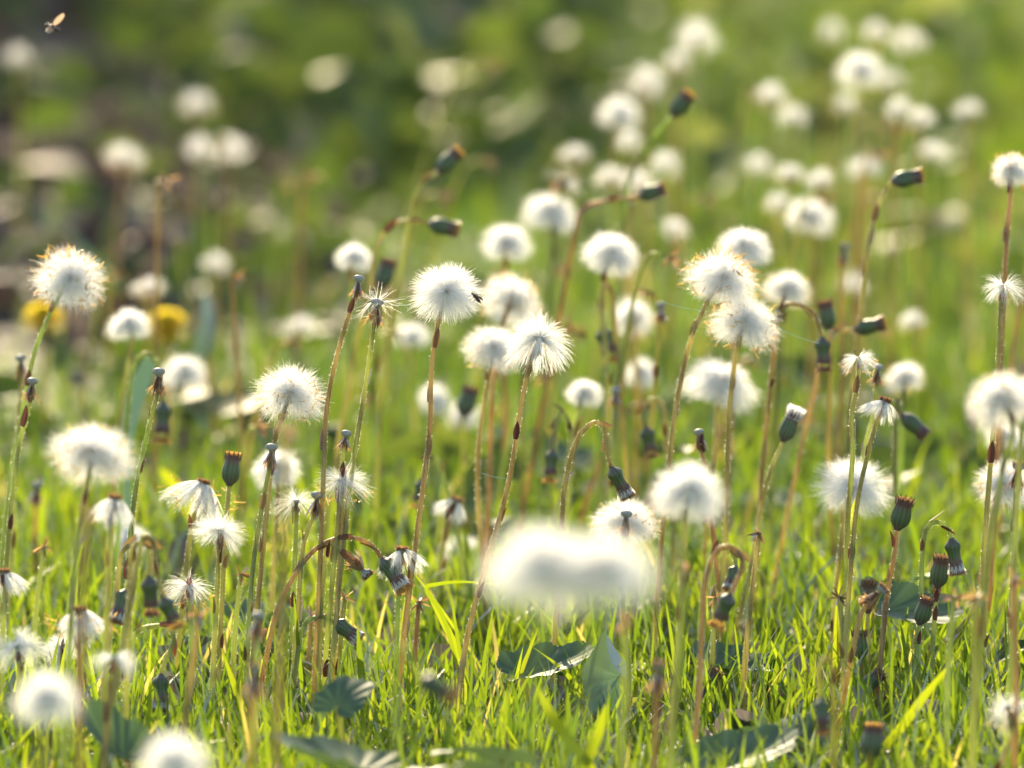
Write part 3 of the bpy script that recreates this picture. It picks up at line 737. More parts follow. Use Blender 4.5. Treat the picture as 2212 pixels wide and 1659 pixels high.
# ------------------------------------------------------------------ the plants (photo points at 2212 px wide, signed blur in px: + behind, - in front of the focus)
PL = [
 # kind, x, y, width, blur, stem points, variant, orange rim, tilt, label
 ('full',150,605,152,6,"122,652 78,750 52,870 28,1010 5,1200",0,2,0,"round fluffy white seed head with orange rim leaning right at the left edge"),
 ('full',278,700,98,16,"284,742 262,880 240,1100",1,None,0,"small soft white seed head between the two yellow flowers"),
 ('full',398,802,116,28,"388,860 370,1000",2,1,0,"blurred white seed head just below the right yellow flower"),
 ('full',200,980,165,-14,"190,1040 165,1180 150,1400",3,0,.35,"large blurred cream seed head with dark centre on the left"),
 ('full',627,850,132,2,"608,905 590,975 575,1120 548,1400",3,0,0,"round shaggy white seed head with golden rim and a curly wisp below"),
 ('full',599,1012,112,10,"600,1070 590,1250 580,1450",4,None,0,"soft white seed head behind a bare brown stalk left of centre"),
 ('sparse',738,1040,116,0,"738,1075 735,1200 722,1400",0,1,0,"thin spiky white seed head with brown centre below a bare white button"),
 ('fan',475,1150,118,0,"472,1200 465,1350 455,1550",0,None,0,"sharp white seed head opened like an umbrella at lower left"),
 ('sparse',408,1268,106,0,"410,1308 415,1420 410,1560",1,1,0,"ragged half empty seed head lowest of the sharp ones at left"),
 ('sparse',640,1085,98,2,"640,1130 635,1250 630,1400",2,None,0,"thin wispy seed head touching a bare brown stalk on its right"),
 ('full',763,555,84,22,"760,620 755,800",4,None,0,"small blurred seed head above the tallest bare stalk"),
 ('full',965,634,160,0,"947,695 932,800 928,930 905,1120 880,1310 868,1420",0,None,0,"sharp bright white seed head with a small dark fly on its right side"),
 ('full',1105,650,134,15,"1088,695 1070,790 1060,900",3,2,.9,"blurred cream seed head seen from behind with dark centre and orange rim"),
 ('full',1067,752,120,9,"1057,805 1035,950 1032,1080 1042,1200",1,0,0,"soft white seed head left of the windblown one"),
 ('droop',1165,735,142,-1,"1148,775 1125,880 1095,1060 1030,1290 1000,1430",0,None,0,"windblown white seed head showing its brown receptacle near the centre"),
 ('full',1190,455,128,28,"1195,520 1190,640",2,None,0,"blurred white seed head with a small dark stalk over its top"),
 ('full',1095,525,104,24,"1090,580 1085,700",0,None,0,"blurred flat white seed head above the sharp one with the fly"),
 ('full',1320,550,128,15,"1305,600 1300,680 1312,800",0,None,0,"soft blurred white seed head alone right of the top centre"),
 ('full',1365,685,100,24,"1372,750 1375,850",3,1,.8,"blurred tall oval cream seed head with dark vertical middle"),
 ('full',1607,530,128,12,"1600,580 1590,700",2,None,0,"uppermost white seed head of the cluster of four right of centre"),
 ('full',1560,605,158,5,"1527,655 1490,740 1462,870 1447,990",0,2,0,"large white seed head on a leaning stem, left in the cluster of four"),
 ('full',1606,695,156,5,"1592,750 1575,900",4,0,0,"white seed head with golden underside, right below in the cluster of four"),
 ('full',1560,825,152,12,"1548,880 1545,960 1530,1100",2,None,0,"soft bulging white seed head lowest in the cluster of four"),
 ('full',1702,622,106,18,"1690,670 1680,800",1,0,0,"blurred cream seed head directly right of the cluster of four"),
 ('full',1263,850,80,14,"1250,890 1225,1000",0,None,0,"small blurred bluish white seed head right of the centre"),
 ('full',1953,815,88,20,"1950,870 1945,1000",3,0,0,"blurred cream seed head behind a bare button on the right"),
 ('full',1842,1052,142,5,"1825,1110 1805,1290 1795,1450",0,None,0,"round white seed head crossed by a brown stem on the right"),
 ('full',1488,1062,162,-15,"1480,1130 1470,1300 1465,1400",1,None,0,"big soft white seed head with bright lobes right of the foreground blur"),
 ('full',1350,1130,136,5,"1350,1200 1345,1350",3,0,0,"white seed head with a dark bare stalk in front of its middle"),
 ('full',1168,1218,262,-80,"1170,1330 1150,1500 1140,1659",2,None,0,"left half of the huge foreground pair of blurred white heads"),
 ('full',1300,1224,275,-80,"1290,1330 1262,1500 1235,1659",2,None,0,"right half of the huge foreground pair of blurred white heads"),
 ('full',1000,1190,98,20,"",0,None,0,"blurred low white seed head left of the foreground pair"),
 ('full',2185,368,92,8,"2182,430 2172,560",0,2,0,"white seed head at the right edge near the top"),
 ('full',2165,865,140,-17,"2188,925 2160,1050 2125,1300",3,2,.5,"blurred cream seed head with dark neck at the right edge"),
 ('full',2170,940,92,22,"2165,1000",1,None,0,"pale blurred seed head tucked under the dark necked one at right edge"),
 ('full',2168,1048,116,4,"2145,1115 2102,1317 1990,1425 1872,1533",3,0,0,"white seed head with golden rim on a long slanting stem at right edge"),
 ('sparse',2167,620,108,2,"2162,662 2155,800 2140,1000 2125,1200",1,None,0,"half empty seed head with dark receptacle at the right edge"),
 ('sparse',1855,775,70,1,"1852,830 1840,900 1842,980 1830,1150",3,1,0,"tiny starry seed head with few hairs on the right"),
 ('half',1912,868,44,0,"1895,905 1870,1000 1850,1100 1832,1300 1820,1500",0,None,0,"small torn seed tuft just below a bare button on the right"),
 ('half',440,1045,72,4,"425,1085 405,1200 385,1400",1,1,0,"half open seed head beside an upright green bud at left"),
 ('half',248,1078,64,-12,"240,1120 235,1250",2,None,0,"small blurred half closed head under the large cream one at left"),
 ('full',285,1165,84,18,"290,1230",4,None,0,"blurred low white head behind crossing stems at left"),
 ('sparse',38,1398,120,-7,"42,1450 30,1600",0,None,0,"ragged white seed head at the left edge low down"),
 ('fan',132,1400,84,1,"135,1450",1,None,0,"narrow white fan of hairs beside the ragged head at lower left"),
 ('sparse',248,1422,112,-19,"240,1480 225,1640",3,None,0,"blurred ragged white head above a dark nodding bud at lower left"),
 ('full',100,1508,168,-46,"95,1600",1,None,0,"large blurred white puff in the lower left corner"),
 ('full',375,1645,176,-56,"380,1720",3,None,0,"very blurred cream puff cut by the bottom edge at left"),
 ('half',8,1238,58,-5,"10,1290 5,1400",2,None,0,"small white tuft cut by the left edge"),
 ('sparse',2178,1530,112,-14,"2190,1580 2150,1680",2,1,.3,"torn white seed head with brown middle in the lower right corner"),
 ('full',890,725,60,32,"890,780",0,None,0,"small blurred pale head left of the sharp stem in the centre"),
 ('full',938,862,46,32,"",3,None,0,"left of two tiny blurred pale heads behind the centre stem"),
 ('full',1002,895,46,34,"",1,None,0,"right of two tiny blurred pale heads behind the centre stem"),
 ('full',1385,805,84,30,"",1,None,0,"blurred cream head between the dark hanging bud and the white cluster"),
 ('half',868,1190,56,0,"862,1250 858,1350 855,1500",0,None,0,"closed white brush with dark cap beside the long red stem"),
 ('half',985,1082,52,12,"965,1120 950,1250",1,None,0,"small blurred half closed head left of the red stem"),
 ('half',172,1320,70,-7,"170,1360 172,1480 165,1640",0,1,0,"tan brown closing head on a thick blurred stem at left"),
 # bare stalks
 ('bald',775,603,30,0,"768,640 735,740 706,880 698,1050 690,1250 680,1450",0,None,0,"tallest bare stalk with white button and brown skirt"),
 ('bald',815,655,30,0,"808,700 790,830 766,980 750,1100 730,1300 715,1450",4,None,0,"bare stalk with loose wisps right of the tallest bare stalk"),
 ('bald',748,938,30,0,"742,975 737,1030 728,1150 705,1400",2,None,0,"bare round white button rising out of a spiky seed head"),
 ('bald',587,968,30,0,"582,1010 565,1100 546,1230 535,1400",0,None,0,"bare stalk with flat grey button in front of a soft white head"),
 ('bald',685,1072,30,0,"680,1105 655,1180 645,1300 635,1450",1,None,0,"bare stalk with frayed brown skirt touching a wispy head"),
 ('bald',343,805,30,2,"340,850 315,950 290,1080 275,1250",0,None,0,"bare brown stalk in front of the blurred head by the yellow flower"),
 ('bald',70,825,30,4,"62,880 35,1000 15,1200",1,None,0,"bare stalk beside the leaning stem at the left edge"),
 ('bald',45,775,28,12,"45,850 30,1000",0,None,0,"small blurred bare stalk behind the leaning stem at left"),
 ('bald',1898,795,30,6,"1893,830 1885,900 1862,1000 1842,1150 1815,1500",0,None,0,"bare button on a long stem that crosses a white head on the right"),
 ('bald',1510,935,26,5,"1515,970 1528,1050",1,None,0,"small bare stalk above the big soft white head"),
 ('bald',1353,1112,34,-3,"1348,1160 1345,1300",0,None,0,"bare dark stalk standing in front of a white head"),
 ('bald',1330,845,34,14,"1328,890",2,None,0,"blurred bare brown stalk right of a small bluish head"),
 ('bald',1427,662,26,16,"1425,700",0,None,0,"small blurred bare stalk between the oval head and the cluster"),
 ('bald',558,1332,34,-15,"555,1380 552,1500",1,None,0,"blurred grey button low among the left stems"),
 ('dry',550,1445,40,-26,"548,1500",0,None,0,"very blurred brown dry head near the bottom left of centre"),
 ('dry',790,1238,30,0,"771,1219 714,1175 700,1230 690,1400",2,None,0,"orange dry head hanging on a bent stalk left of the nodding bud"),
 ('bald',80,1050,28,18,"78,1090",1,None,0,"blurred little bare stalk low at the left edge"),
 ('bald',1825,535,26,24,"1822,580",0,None,0,"blurred bare stalk at upper right between the white heads"),
 ('bald',1222,393,26,28,"1212,430",4,None,0,"small dark bare stalk at the top of a blurred white head"),
 ('dry',1905,1275,30,-4,"1870,1310 1850,1370",1,None,0,"curled brown dry head beside a brown topped bud at lower right"),
 ('dry',1422,1440,30,-22,"1420,1480 1415,1600",0,None,0,"blurred brown dry head over the silvery leaf"),
 ('dry',2200,1010,30,3,"2195,1060 2185,1300",1,None,0,"brown dry head cut by the right edge"),
 ('bald',2228,845,30,-12,"2205,960 2190,1250 2182,1500",0,None,0,"thick green stem rising past the right edge"),
 # upright and slanting buds
 ('bud',1950,1098,34,0,"1938,1145 1932,1200 1915,1300",0,None,0,"upright green bud with brown top on the right above the grass"),
 ('bud',500,1010,36,3,"495,1050 485,1200 475,1400",1,None,0,"upright green bud with tan top at left beside a half open head"),
 ('bud',1995,1318,34,0,"1985,1350 1975,1450 1950,1540",0,None,0,"plump upright bud low in the grass at lower right"),
 ('bud',2030,1230,34,2,"2025,1270 2018,1340",0,None,0,"upright bud with red top behind the white banded nodding bud"),
 ('bud',1532,1475,34,0,"1512,1508 1490,1600",0,None,0,"red topped bud leaning right over a leaf at lower right of centre"),
 ('bud',1885,1468,34,0,"1862,1490 1850,1550",0,None,0,"pink and green bud lying in the grass at lower right"),
 ('bud',1858,1392,34,1,"1860,1425 1862,1500",0,None,0,"dark bud behind a pale stem at lower right"),
 ('bud',1876,1285,34,2,"1875,1325 1870,1450",0,None,0,"brown topped bud beside the curled dry head"),
 ('bud',1786,680,38,16,"1792,715 1795,760",0,None,0,"blurred dark bud standing above a hanging one on the right"),
 ('bud',1708,912,44,6,"1690,955 1660,1030 1640,1130 1610,1280 1580,1400",2,None,0,"half open bud showing white hairs on a slanting stem"),
 ('bud',1885,1600,44,-12,"1882,1640",1,None,0,"blurred green bud near the bottom edge at right"),
 ('bud',1475,220,40,22,"1450,252 1400,310 1362,385 1350,450",1,None,0,"dark bud on an arching stem at the top, pointing up right"),
 ('bud',972,345,40,20,"945,372 905,405 885,460 870,560",1,None,0,"dark bud with yellow fringe at upper left of centre pointing up right"),
 ('bud',960,490,40,18,"925,482 870,478 825,510 800,600",1,None,0,"dark bud lying sideways on an arched stem upper left of centre"),
 ('bud',1410,415,40,20,"1380,425 1320,432 1262,450 1240,520",1,None,0,"dark sideways bud in front of blurred white heads near the top"),
 ('bud',1880,705,44,13,"1845,714 1800,718 1780,760",1,None,0,"dark sideways bud with orange tip on the right"),
 ('bud',1965,385,46,13,"1925,392 1895,450 1872,560 1860,680",1,None,0,"sideways withered bud with orange tip on a long stem near the right top"),
 ('bud',1978,922,40,11,"1948,895 1935,880",0,None,0,"dark bud pointing down right beside the small torn tuft"),
 ('bud',832,590,30,18,"822,625 815,690",0,None,0,"small blurred dark bud behind the tallest bare stalk"),
 # nodding buds on hooked stems
 ('nod',1340,1045,38,2,"1320,1008 1310,970 1306,930 1286,912 1256,935 1235,980 1220,1050 1215,1110",0,None,0,"nodding green bud on a tall hooked stem right of centre"),
 ('nod',2062,1205,42,1,"2055,1162 2045,1137 2020,1128 2000,1147 1992,1200 1990,1300 1985,1400",0,None,0,"nodding bud with white band and brown tip on a hooked stem at right"),
 ('nod',852,1242,42,0,"825,1205 800,1176 770,1163 730,1163 690,1180 655,1215 617,1277 590,1350",1,None,0,"nodding bud with yellow tip on a long arching stem left of centre"),
 ('nod',752,1365,38,0,"722,1343 700,1333 672,1337 656,1355 645,1400",0,None,0,"nodding bud low among the stems with a pinkish tip"),
 ('nod',350,915,48,13,"353,868 342,792 322,765 300,772 286,800 275,900",1,None,0,"blurred dark bud hanging straight down behind a bare stalk at left"),
 ('nod',347,1500,46,-3,"348,1455 358,1424 375,1385 365,1358 340,1352 295,1367 280,1430",0,None,0,"dark nodding bud with brown tip hanging at lower left"),
 ('nod',325,1292,44,-10,"322,1245 325,1190 305,1172 285,1190 280,1260",0,None,0,"middle of three dark nodding buds clustered at left"),
 ('nod',262,1312,40,-5,"275,1272 290,1210 282,1180 262,1200 250,1290",0,None,0,"leftmost of three dark nodding buds clustered at left"),
 ('nod',368,1325,38,-12,"352,1290 340,1235 330,1170 310,1160 300,1200",1,None,0,"rightmost of three dark nodding buds clustered at left"),
 ('nod',1190,1008,36,12,"1193,972 1200,920 1214,890 1230,915 1235,1000",1,None,0,"blurred dark bud hanging right of the long red stem"),
 ('nod',1402,958,40,14,"1395,922 1390,885 1410,862 1435,880 1440,960",0,None,0,"blurred dark hanging bud right of the tall hooked stem"),
 ('nod',1562,1322,44,-9,"1578,1282 1600,1235 1602,1205 1580,1182 1552,1188 1530,1230 1518,1310",1,None,0,"blurred dark bud with orange tip hanging right of the foreground pair"),
 ('nod',1580,1252,34,4,"1590,1222 1585,1200 1560,1180 1540,1200 1530,1260",0,None,0,"small dark bud behind another hanging one right of the foreground pair"),
 ('nod',1312,745,42,16,"1300,708 1298,660 1306,625 1322,632 1328,700",1,None,0,"blurred dark bud hanging below the soft white head"),
 ('nod',1778,768,44,10,"1776,728 1762,685 1735,662 1700,658 1680,685 1672,760",0,None,0,"dark bud hanging from an arched stem right of the cluster"),
 ('nod',1775,1550,42,-17,"1772,1508 1768,1450 1778,1425 1795,1440 1800,1520",0,None,0,"blurred dark hanging bud with white tip near the lower right"),
 ('nod',905,1068,34,13,"910,1036 925,1000 940,990 955,1020",1,None,0,"blurred dark hanging bud left of the long stem in the centre"),
 ('nod',950,1490,50,-34,"908,1465 895,1430 875,1400 860,1420 855,1520",0,None,0,"very blurred purple nodding bud near the bottom centre"),
 ('bud',575,1390,32,3,"577,1425 578,1500",0,None,0,"dark purple bud low behind a blurred grey button"),
 ('bud',1010,865,26,20,"1000,900",0,None,0,"blurred dark bud between the tiny pale heads"),
 ('flower',95,700,58,36,"95,760",0,None,0,"left blurred yellow flower under the leaning seed head"),
 ('flower',362,716,60,36,"362,780",0,None,0,"right blurred yellow flower above a blurred seed head"),
 ('flower',672,968,40,40,"678,1000",0,None,0,"blurred yellow flower behind the bare stalks"),
]
for k, x, y, wd, b, mids, var, orr, tilt, lab in PL:
    plant(k, x, y, wd, b, mids, lab, var, orr, tilt)

FAR = [  # blurred heads in the background: x, y, width, blur, label
 (270,335,108,52,"blurred grey white head alone on the brown patch at upper left"),
 (432,318,90,54,"left one of the joined pair of blurred heads at upper left"),
 (495,318,100,54,"right one of the joined pair of blurred heads at upper left"),
 (425,222,96,62,"dim grey blurred head above the joined pair at upper left"),
 (1335,242,112,46,"blurred head below the dark gap at the top"),
 (1395,172,104,50,"blurred head left of the dark bud at the top"),
 (1462,132,84,56,"faint blurred head above the dark bud at the top"),
 (1507,78,118,50,"bright blurred head highest right of the dark gap"),
 (1362,302,70,42,"small bright blurred head on the arching stem of the top bud"),
 (1318,378,82,40,"blurred head left above the dark sideways bud"),
 (1378,388,92,38,"blurred head right behind the dark sideways bud"),
 (1442,352,90,44,"blurred head to the upper right of the dark sideways bud"),
 (1668,200,90,46,"upper head of the slanting blurred pair right of the top bud"),
 (1712,248,86,46,"lower head of the slanting blurred pair right of the top bud"),
 (1856,150,116,44,"large bright blurred head at upper right"),
 (1826,222,76,54,"faint blurred head under the large bright one at upper right"),
 (1940,232,70,44,"left of the twin blurred heads at the upper right edge"),
 (1985,252,78,44,"right of the twin blurred heads at the upper right edge"),
 (1893,66,84,54,"left head of the topmost blurred pair at upper right"),
 (1962,86,96,54,"right head of the topmost blurred pair at upper right"),
 (1800,64,66,62,"faint blurred disc at the top edge right of centre"),
 (1706,372,62,40,"left of two blurred heads above a bright round one"),
 (1770,386,70,38,"right of two blurred heads above a bright round one"),
 (1750,466,112,36,"bright round blurred head behind the cluster at right"),
 (1682,436,66,42,"dull blurred head left of the bright round one"),
 (1868,360,92,42,"blurred head left of the sideways bud on twin stems"),
 (1455,492,60,40,"small faint blurred head above the cluster"),
 (320,618,60,36,"small blurred head above the right yellow flower"),
 (650,700,58,38,"faint blurred head left of the tallest bare stalk"),
 (465,565,54,46,"faint blurred head in the middle of the upper left"),
 (1972,690,44,34,"small tan blurred disc right of the orange tipped bud"),
 (1845,610,40,36,"small pale blurred disc behind the slanting twin stems"),
 (1640,355,60,50,"faint blurred head left of the two above the round one"),
 (1925,170,60,60,"faint blurred head between the large bright one and the twins"),
 (2090,236,44,48,"small dull blurred disc near the right edge at the top"),
 (2015,325,52,48,"faint blurred disc below the twin blurred heads"),
 (1240,330,60,44,"faint blurred disc above the blurred head near the top centre"),
 (40,120,70,66,"dim blurred pale head in the top left corner"),
]
FRONT = [(617,930,600,1300,-32,'blurred tan stalk rising in front of the shaggy head left of centre'),(188,1110,190,1500,-34,'blurred reddish stalk in front of the large cream head at left'),
 (430,1330,380,1659,-16,'blurred stalk leaning left at the lower left'),(905,1300,860,1659,3,'slender stalk left of the long red stem near the bottom'),(1480,1240,1450,1659,-20,'blurred green stalk under the big soft white head'),
 (1352,1345,1318,1659,-26,'blurred olive stalk right under the foreground pair'),(1545,1290,1520,1600,2,'reddish stalk behind the blurred hanging bud'),(1640,1150,1590,1659,0,'slender stalk leaning left between the soft head and the right cluster'),
 (1812,1290,1795,1659,1,'pale stalk below the round head crossed by a stem'),(2108,1290,2100,1659,-18,'blurred green stalk near the right edge'),(2190,1250,2185,1659,-14,'thick green stalk closest to the right edge'),
 (520,1240,505,1550,2,'thin stalk left of the cluster of bare stalks'),(672,1330,640,1600,4,'thin stalk inside the cluster of bare stalks'),(745,1290,712,1560,1,'thin stalk at the right side of the cluster of bare stalks'),
 (95,1180,70,1600,6,'slender stalk near the left edge low down'),(2060,1290,2048,1659,-10,'blurred stalk left of the twin green ones at right')]
def front_stalks():
    for i, (x, y, bx, by, b, lab) in enumerate(FRONT):
        g = np.random.default_rng(500 + i); D = depth(b)
        p, q = P(x, y, D), P(bx, by, D)
        k = (p.z + .004) / max(p.z - q.z, .01)
        base = p + (q - p) * k; base.z = float(ground_z(base.x, base.y)) - .004
        mid = p.lerp(base, .5) + Vector((float(g.normal(0, .003)), 0, 0))
        o = np.array(base); pts = catmull([base, mid, p], 8)
        root = empty('dry_stalk', base, lab, 'dry stalk', 'withered stalks among the grass in front')
        stem_object(pts, root, o, 6000 if abs(b) < 12 else 0, g, .0014, .0010)
        V2, F2 = ribbons(np.repeat(pts[-1:] - o, 16, 0), unit(g.normal(size=(16, 3)) + [0, 0, -.2]), .006, np.zeros(3), .0012, 3, tip=.3, g=g, bulge=True)
        link("withered_tuft", mesh_np("withered_tuft", V2, F2, M['dry'], rnd=np.repeat(g.uniform(0, 1, 16), 8)), root)
front_stalks()
def dry_stalks():
    g = np.random.default_rng(77)
    for i in range(46):
        b = float(g.uniform(14, 52)); D = depth(b)
        x = float(g.uniform(760, 2212)) if i % 4 else float(g.uniform(0, 760))
        gx = (x - 1106) / 2212 * TAN * D; h = float(g.uniform(.07, .19)); ln = float(g.normal(.02, .02))
        o = np.array([gx, D, float(ground_z(gx, D)) - .004])
        pts = catmull([(0, 0, 0), (ln * .3, 0, h * .5), (ln * .8, .003, h), (ln * 1.1 + .004, .003, h + .006)], 4)
        V1, F1 = tube(pts, np.linspace(.0014, .0008, len(pts)), 7)
        V2, F2 = ribbons(np.repeat(pts[-1:], 14, 0), unit(g.normal(size=(14, 3)) - [0, 0, .5]), .007, np.zeros(3), .0016, 2, tip=.3, g=g)
        root = empty("dry_stalk", o, "thin blurred withered stalk standing in the background grass", "dry stalk", "withered stalks in the background grass")
        link("stem", mesh_np("stem", V1, F1, M['stem'], smooth=True), root)
        link("withered_tuft", mesh_np("withered_tuft", V2, F2, M['dry'], rnd=np.repeat(g.uniform(0, 1, 14), 6)), root)
dry_stalks()
for i, (x, y, wd, b, lab) in enumerate(FAR):
    k = 'faint' if wd < 112 or b > 48 else 'full'
    z = P(x, y, depth(b)).z
    while z < .045: b -= 2; z = P(x, y, depth(b)).z
    plant(k, x, y, wd, b, "", lab, i, 1 if i % 3 == 0 else None, .25 * (i % 3))

# ------------------------------------------------------------------ coltsfoot leaves
def colt_leaf(seed, cup, curl, fold):
    g = np.random.default_rng(seed)
    na, nr = 121, 9
    ph = np.linspace(-R(158), R(158), na)
    Rr = (.60 + .34 * np.cos(ph) + .10 * np.cos(3 * ph)) * (1 + .05 * np.cos(ph * 7 + seed) + .03 * np.sin(ph * 13))
    teeth = .035 * (((np.arange(na) * .5) % 1) * 2 - .5)
    rs = np.linspace(0, 1, nr)
    V = []
    for r in rs:
        rad = Rr * r * (1 + teeth * (r > .99)) + .002
        X = np.sin(ph) * rad; Y = np.cos(ph) * rad
        Z = cup * (X ** 2 + Y ** 2) + fold * np.abs(X) - curl * Y ** 2 * np.sign(Y) + .018 * np.sin(ph * 4 + seed) * r ** 2 + .015 * np.cos(ph * 14) * r
        V.append(np.stack([X, Y, Z], -1))
    V = np.vstack(V)
    vein = np.tile(np.exp(-((np.abs(((ph / R(26)) + .5) % 1 - .5)) * 7) ** 2), nr)
    i = (np.arange(nr - 1) * na)[:, None]; j = np.arange(na - 1)[None]
    F = np.stack([i + j, i + j + 1, i + na + j + 1, i + na + j], -1).reshape(-1, 4)
    V[:, 2] -= .005 * vein
    return mesh_np("blade", V, F, M['coltleaf'], rnd=vein, smooth=True)
CL = [colt_leaf(1, .25, .1, .15), colt_leaf(2, -.2, .35, .7), colt_leaf(3, .1, .4, .05), colt_leaf(4, .45, -.1, .3)]
def leaf(x, y, b, size, rot, var, label):
    D = depth(b); p = P(x, y, D)
    gz = float(ground_z(p.x, p.y))
    p.z = max(p.z, gz + .008)
    root = empty("coltsfoot_leaf", (p.x, p.y, gz), label, "leaf", "broad coltsfoot leaves in the grass")
    off = Vector((0, 0, p.z - gz))
    m = Matrix.Translation(off) @ Matrix.Rotation(R(rot[2]), 4, 'Z') @ Matrix.Rotation(R(rot[0]), 4, 'X') @ Matrix.Rotation(R(rot[1]), 4, 'Y') @ Matrix.Rotation(R(rot[3] if len(rot) > 3 else 0), 4, 'Z') @ Matrix.Scale(size, 4)
    link("blade", CL[var % 4], root, m)
    pts = catmull([(0.006, .004, -.006), (.003, .002, off.z * .5), (0, 0, off.z)], 5)
    V, F = tube(pts, .0013, 8)
    link("petiole", mesh_np("petiole", V, F, M['stem'], smooth=True), root)
LEAVES = [
 (1345,1462,-1,.031,(72,203,24,-52),1,"folded silvery leaf with toothed edge right of the bottom centre"),
 (1545,1440,2,.034,(-10,10,-75),0,"dark curved leaf behind the red topped bud"),
 (1640,1490,4,.034,(-12,0,-60),2,"green leaf in the grass right of the red topped bud"),
 (730,1525,-12,.021,(38,25,-60,20),2,"blurred grey green scalloped leaf at the foot of the left stems"),
 (1130,1460,1,.034,(10,12,-80),0,"low grey green leaf edge left of the silvery one"),
 (775,1668,-18,.042,(8,5,60),0,"blurred broad leaf at the bottom left of centre"),
 (930,1672,-22,.042,(10,-10,-60),2,"blurred broad green leaf at the bottom centre"),
 (1720,1645,-6,.040,(12,0,60),1,"pale edged leaf at the bottom right of centre"),
 (1560,1660,-10,.038,(12,8,-60),0,"blurred pale leaf at the bottom beside the pale edged one"),
 (275,1640,-14,.026,(20,-10,60),3,"blurred teal leaf at the bottom left"),
 (45,1640,-3,.036,(25,20,70),1,"dark ribbed leaf in the bottom left corner"),
 (1085,1640,-16,.032,(25,10,120),2,"blurred leaf tip at the bottom centre"),
 (1700,1245,22,.045,(5,5,-80),2,"blurred teal leaf behind the stems on the right"),
 (1660,1110,26,.050,(-4,0,80),0,"blurred bright edged leaf behind the soft white heads"),
 (1910,1320,3,.036,(-10,20,-75),0,"broad green leaf behind the buds at lower right"),
 (225,600,44,.036,(40,10,80),0,"very blurred teal leaf right of the leaning seed head"),
 (450,770,36,.030,(60,-10,-80),3,"very blurred teal leaf right of the yellow flower"),
 (2010,1250,10,.034,(-8,0,60),2,"blurred leaf behind the nodding bud on the right"),
 (560,1370,10,.042,(10,0,-60),1,"dark blurred leaf behind the left stems"),
 (1230,1010,30,.042,(15,0,70),0,"blurred dark green leaf behind the hooked stem"),
]
for a in LEAVES: leaf(*a)

# ------------------------------------------------------------------ single grass blades that stand out
def blade(pts2, b, width, label, mat='blade'):
    D = depth(b)
    pts = catmull([P(x, y, D) for x, y in pts2], 8)
    if pts[0][2] > .01:
        pts = np.vstack([[pts[0][0], pts[0][1] + .003, float(ground_z(pts[0][0], pts[0][1])) - .003], pts])
    n = len(pts); t = np.linspace(0, 1, n)
    wv = width * np.clip(np.sin(np.pi * np.clip(t * .82 + .16, 0, 1)), .03, 1) ** .8 * .5; wv[-1] = width * .02
    tan = unit(np.gradient(pts, axis=0))
    side = unit(np.cross(tan, np.array([0, 1, .25]))); nr = np.cross(side, tan)
    o = pts[0].copy()
    V = np.stack([pts - side * wv[:, None] - o, pts + nr * (wv * .35)[:, None] - o, pts + side * wv[:, None] - o], 1).reshape(-1, 3)
    bb = (np.arange(n - 1) * 3)[:, None] + np.arange(2)[None]
    F = np.stack([bb, bb + 1, bb + 4, bb + 3], -1).reshape(-1, 4)
    ob = link("grass_blade", mesh_np("grass_blade", V, F, M[mat], rnd=np.zeros(len(V)), smooth=True)); ob.location = o
    tag(ob, label, "grass blade", "single grass blades that stand out")
BL = [
 ([(1008,1480),(985,1400),(950,1330),(922,1278)],1,.0034,"bright grass blade leaning left under the bent one"),
 ([(1000,1490),(960,1340),(922,1275),(945,1262),(1000,1257),(1072,1262)],0,.0022,"long grass blade bent sharply to the right at its top"),
 ([(1012,1480),(992,1400),(975,1285)],0,.0020,"thin upright grass blade beside the bent one"),
 ([(1850,1680),(1940,1580),(2000,1500),(2062,1425)],-9,.0044,"broad bright grass blade slanting across the lower right"),
 ([(560,1620),(520,1520),(478,1400)],-3,.0034,"bright grass blade leaning left at lower left"),
 ([(790,1560),(780,1450),(772,1350)],-1,.0034,"upright bright grass blade in front of the scalloped leaf"),
 ([(845,1500),(865,1400),(875,1290)],3,.0028,"soft green blade left of the long stem"),
 ([(1860,1400),(1890,1300),(1935,1220)],2,.0034,"bright blade leaning right beside the upright green bud"),
 ([(1800,1500),(1815,1300),(1842,1120),(1850,1075)],3,.0040,"broad pale blade under the round white head on the right"),
 ([(270,960),(285,880),(320,790),(332,765)],18,.0100,"wide dark green blurred blade behind the bare stalk at left","coltleaf"),
 ([(520,1180),(440,1120),(380,1050),(345,1010)],22,.0080,"bright blurred blade leaning left behind the half open head"),
 ([(1270,1010),(1262,1100),(1275,1060)][:0] or [(1290,1500),(1310,1420),(1335,1290)],2,.0026,"thin bright blade right below the foreground pair"),
 ([(1265,1560),(1225,1450),(1180,1340)],3,.0024,"thin blade leaning left below the foreground pair"),
 ([(1075,1600),(1115,1480),(1165,1350)],1,.0026,"thin blade leaning right below the foreground pair"),
 ([(2000,1560),(2050,1430),(2100,1320)],4,.0034,"yellow green blade between the slanting stems at right"),
 ([(1280,1659),(1200,1560),(1160,1480)],-14,.0050,"blurred bright blade near the bottom centre"),
 ([(1240,1700),(1290,1590),(1310,1520)],-14,.0050,"blurred bright blade crossing near the bottom centre"),
]
for a in BL: blade(*a)

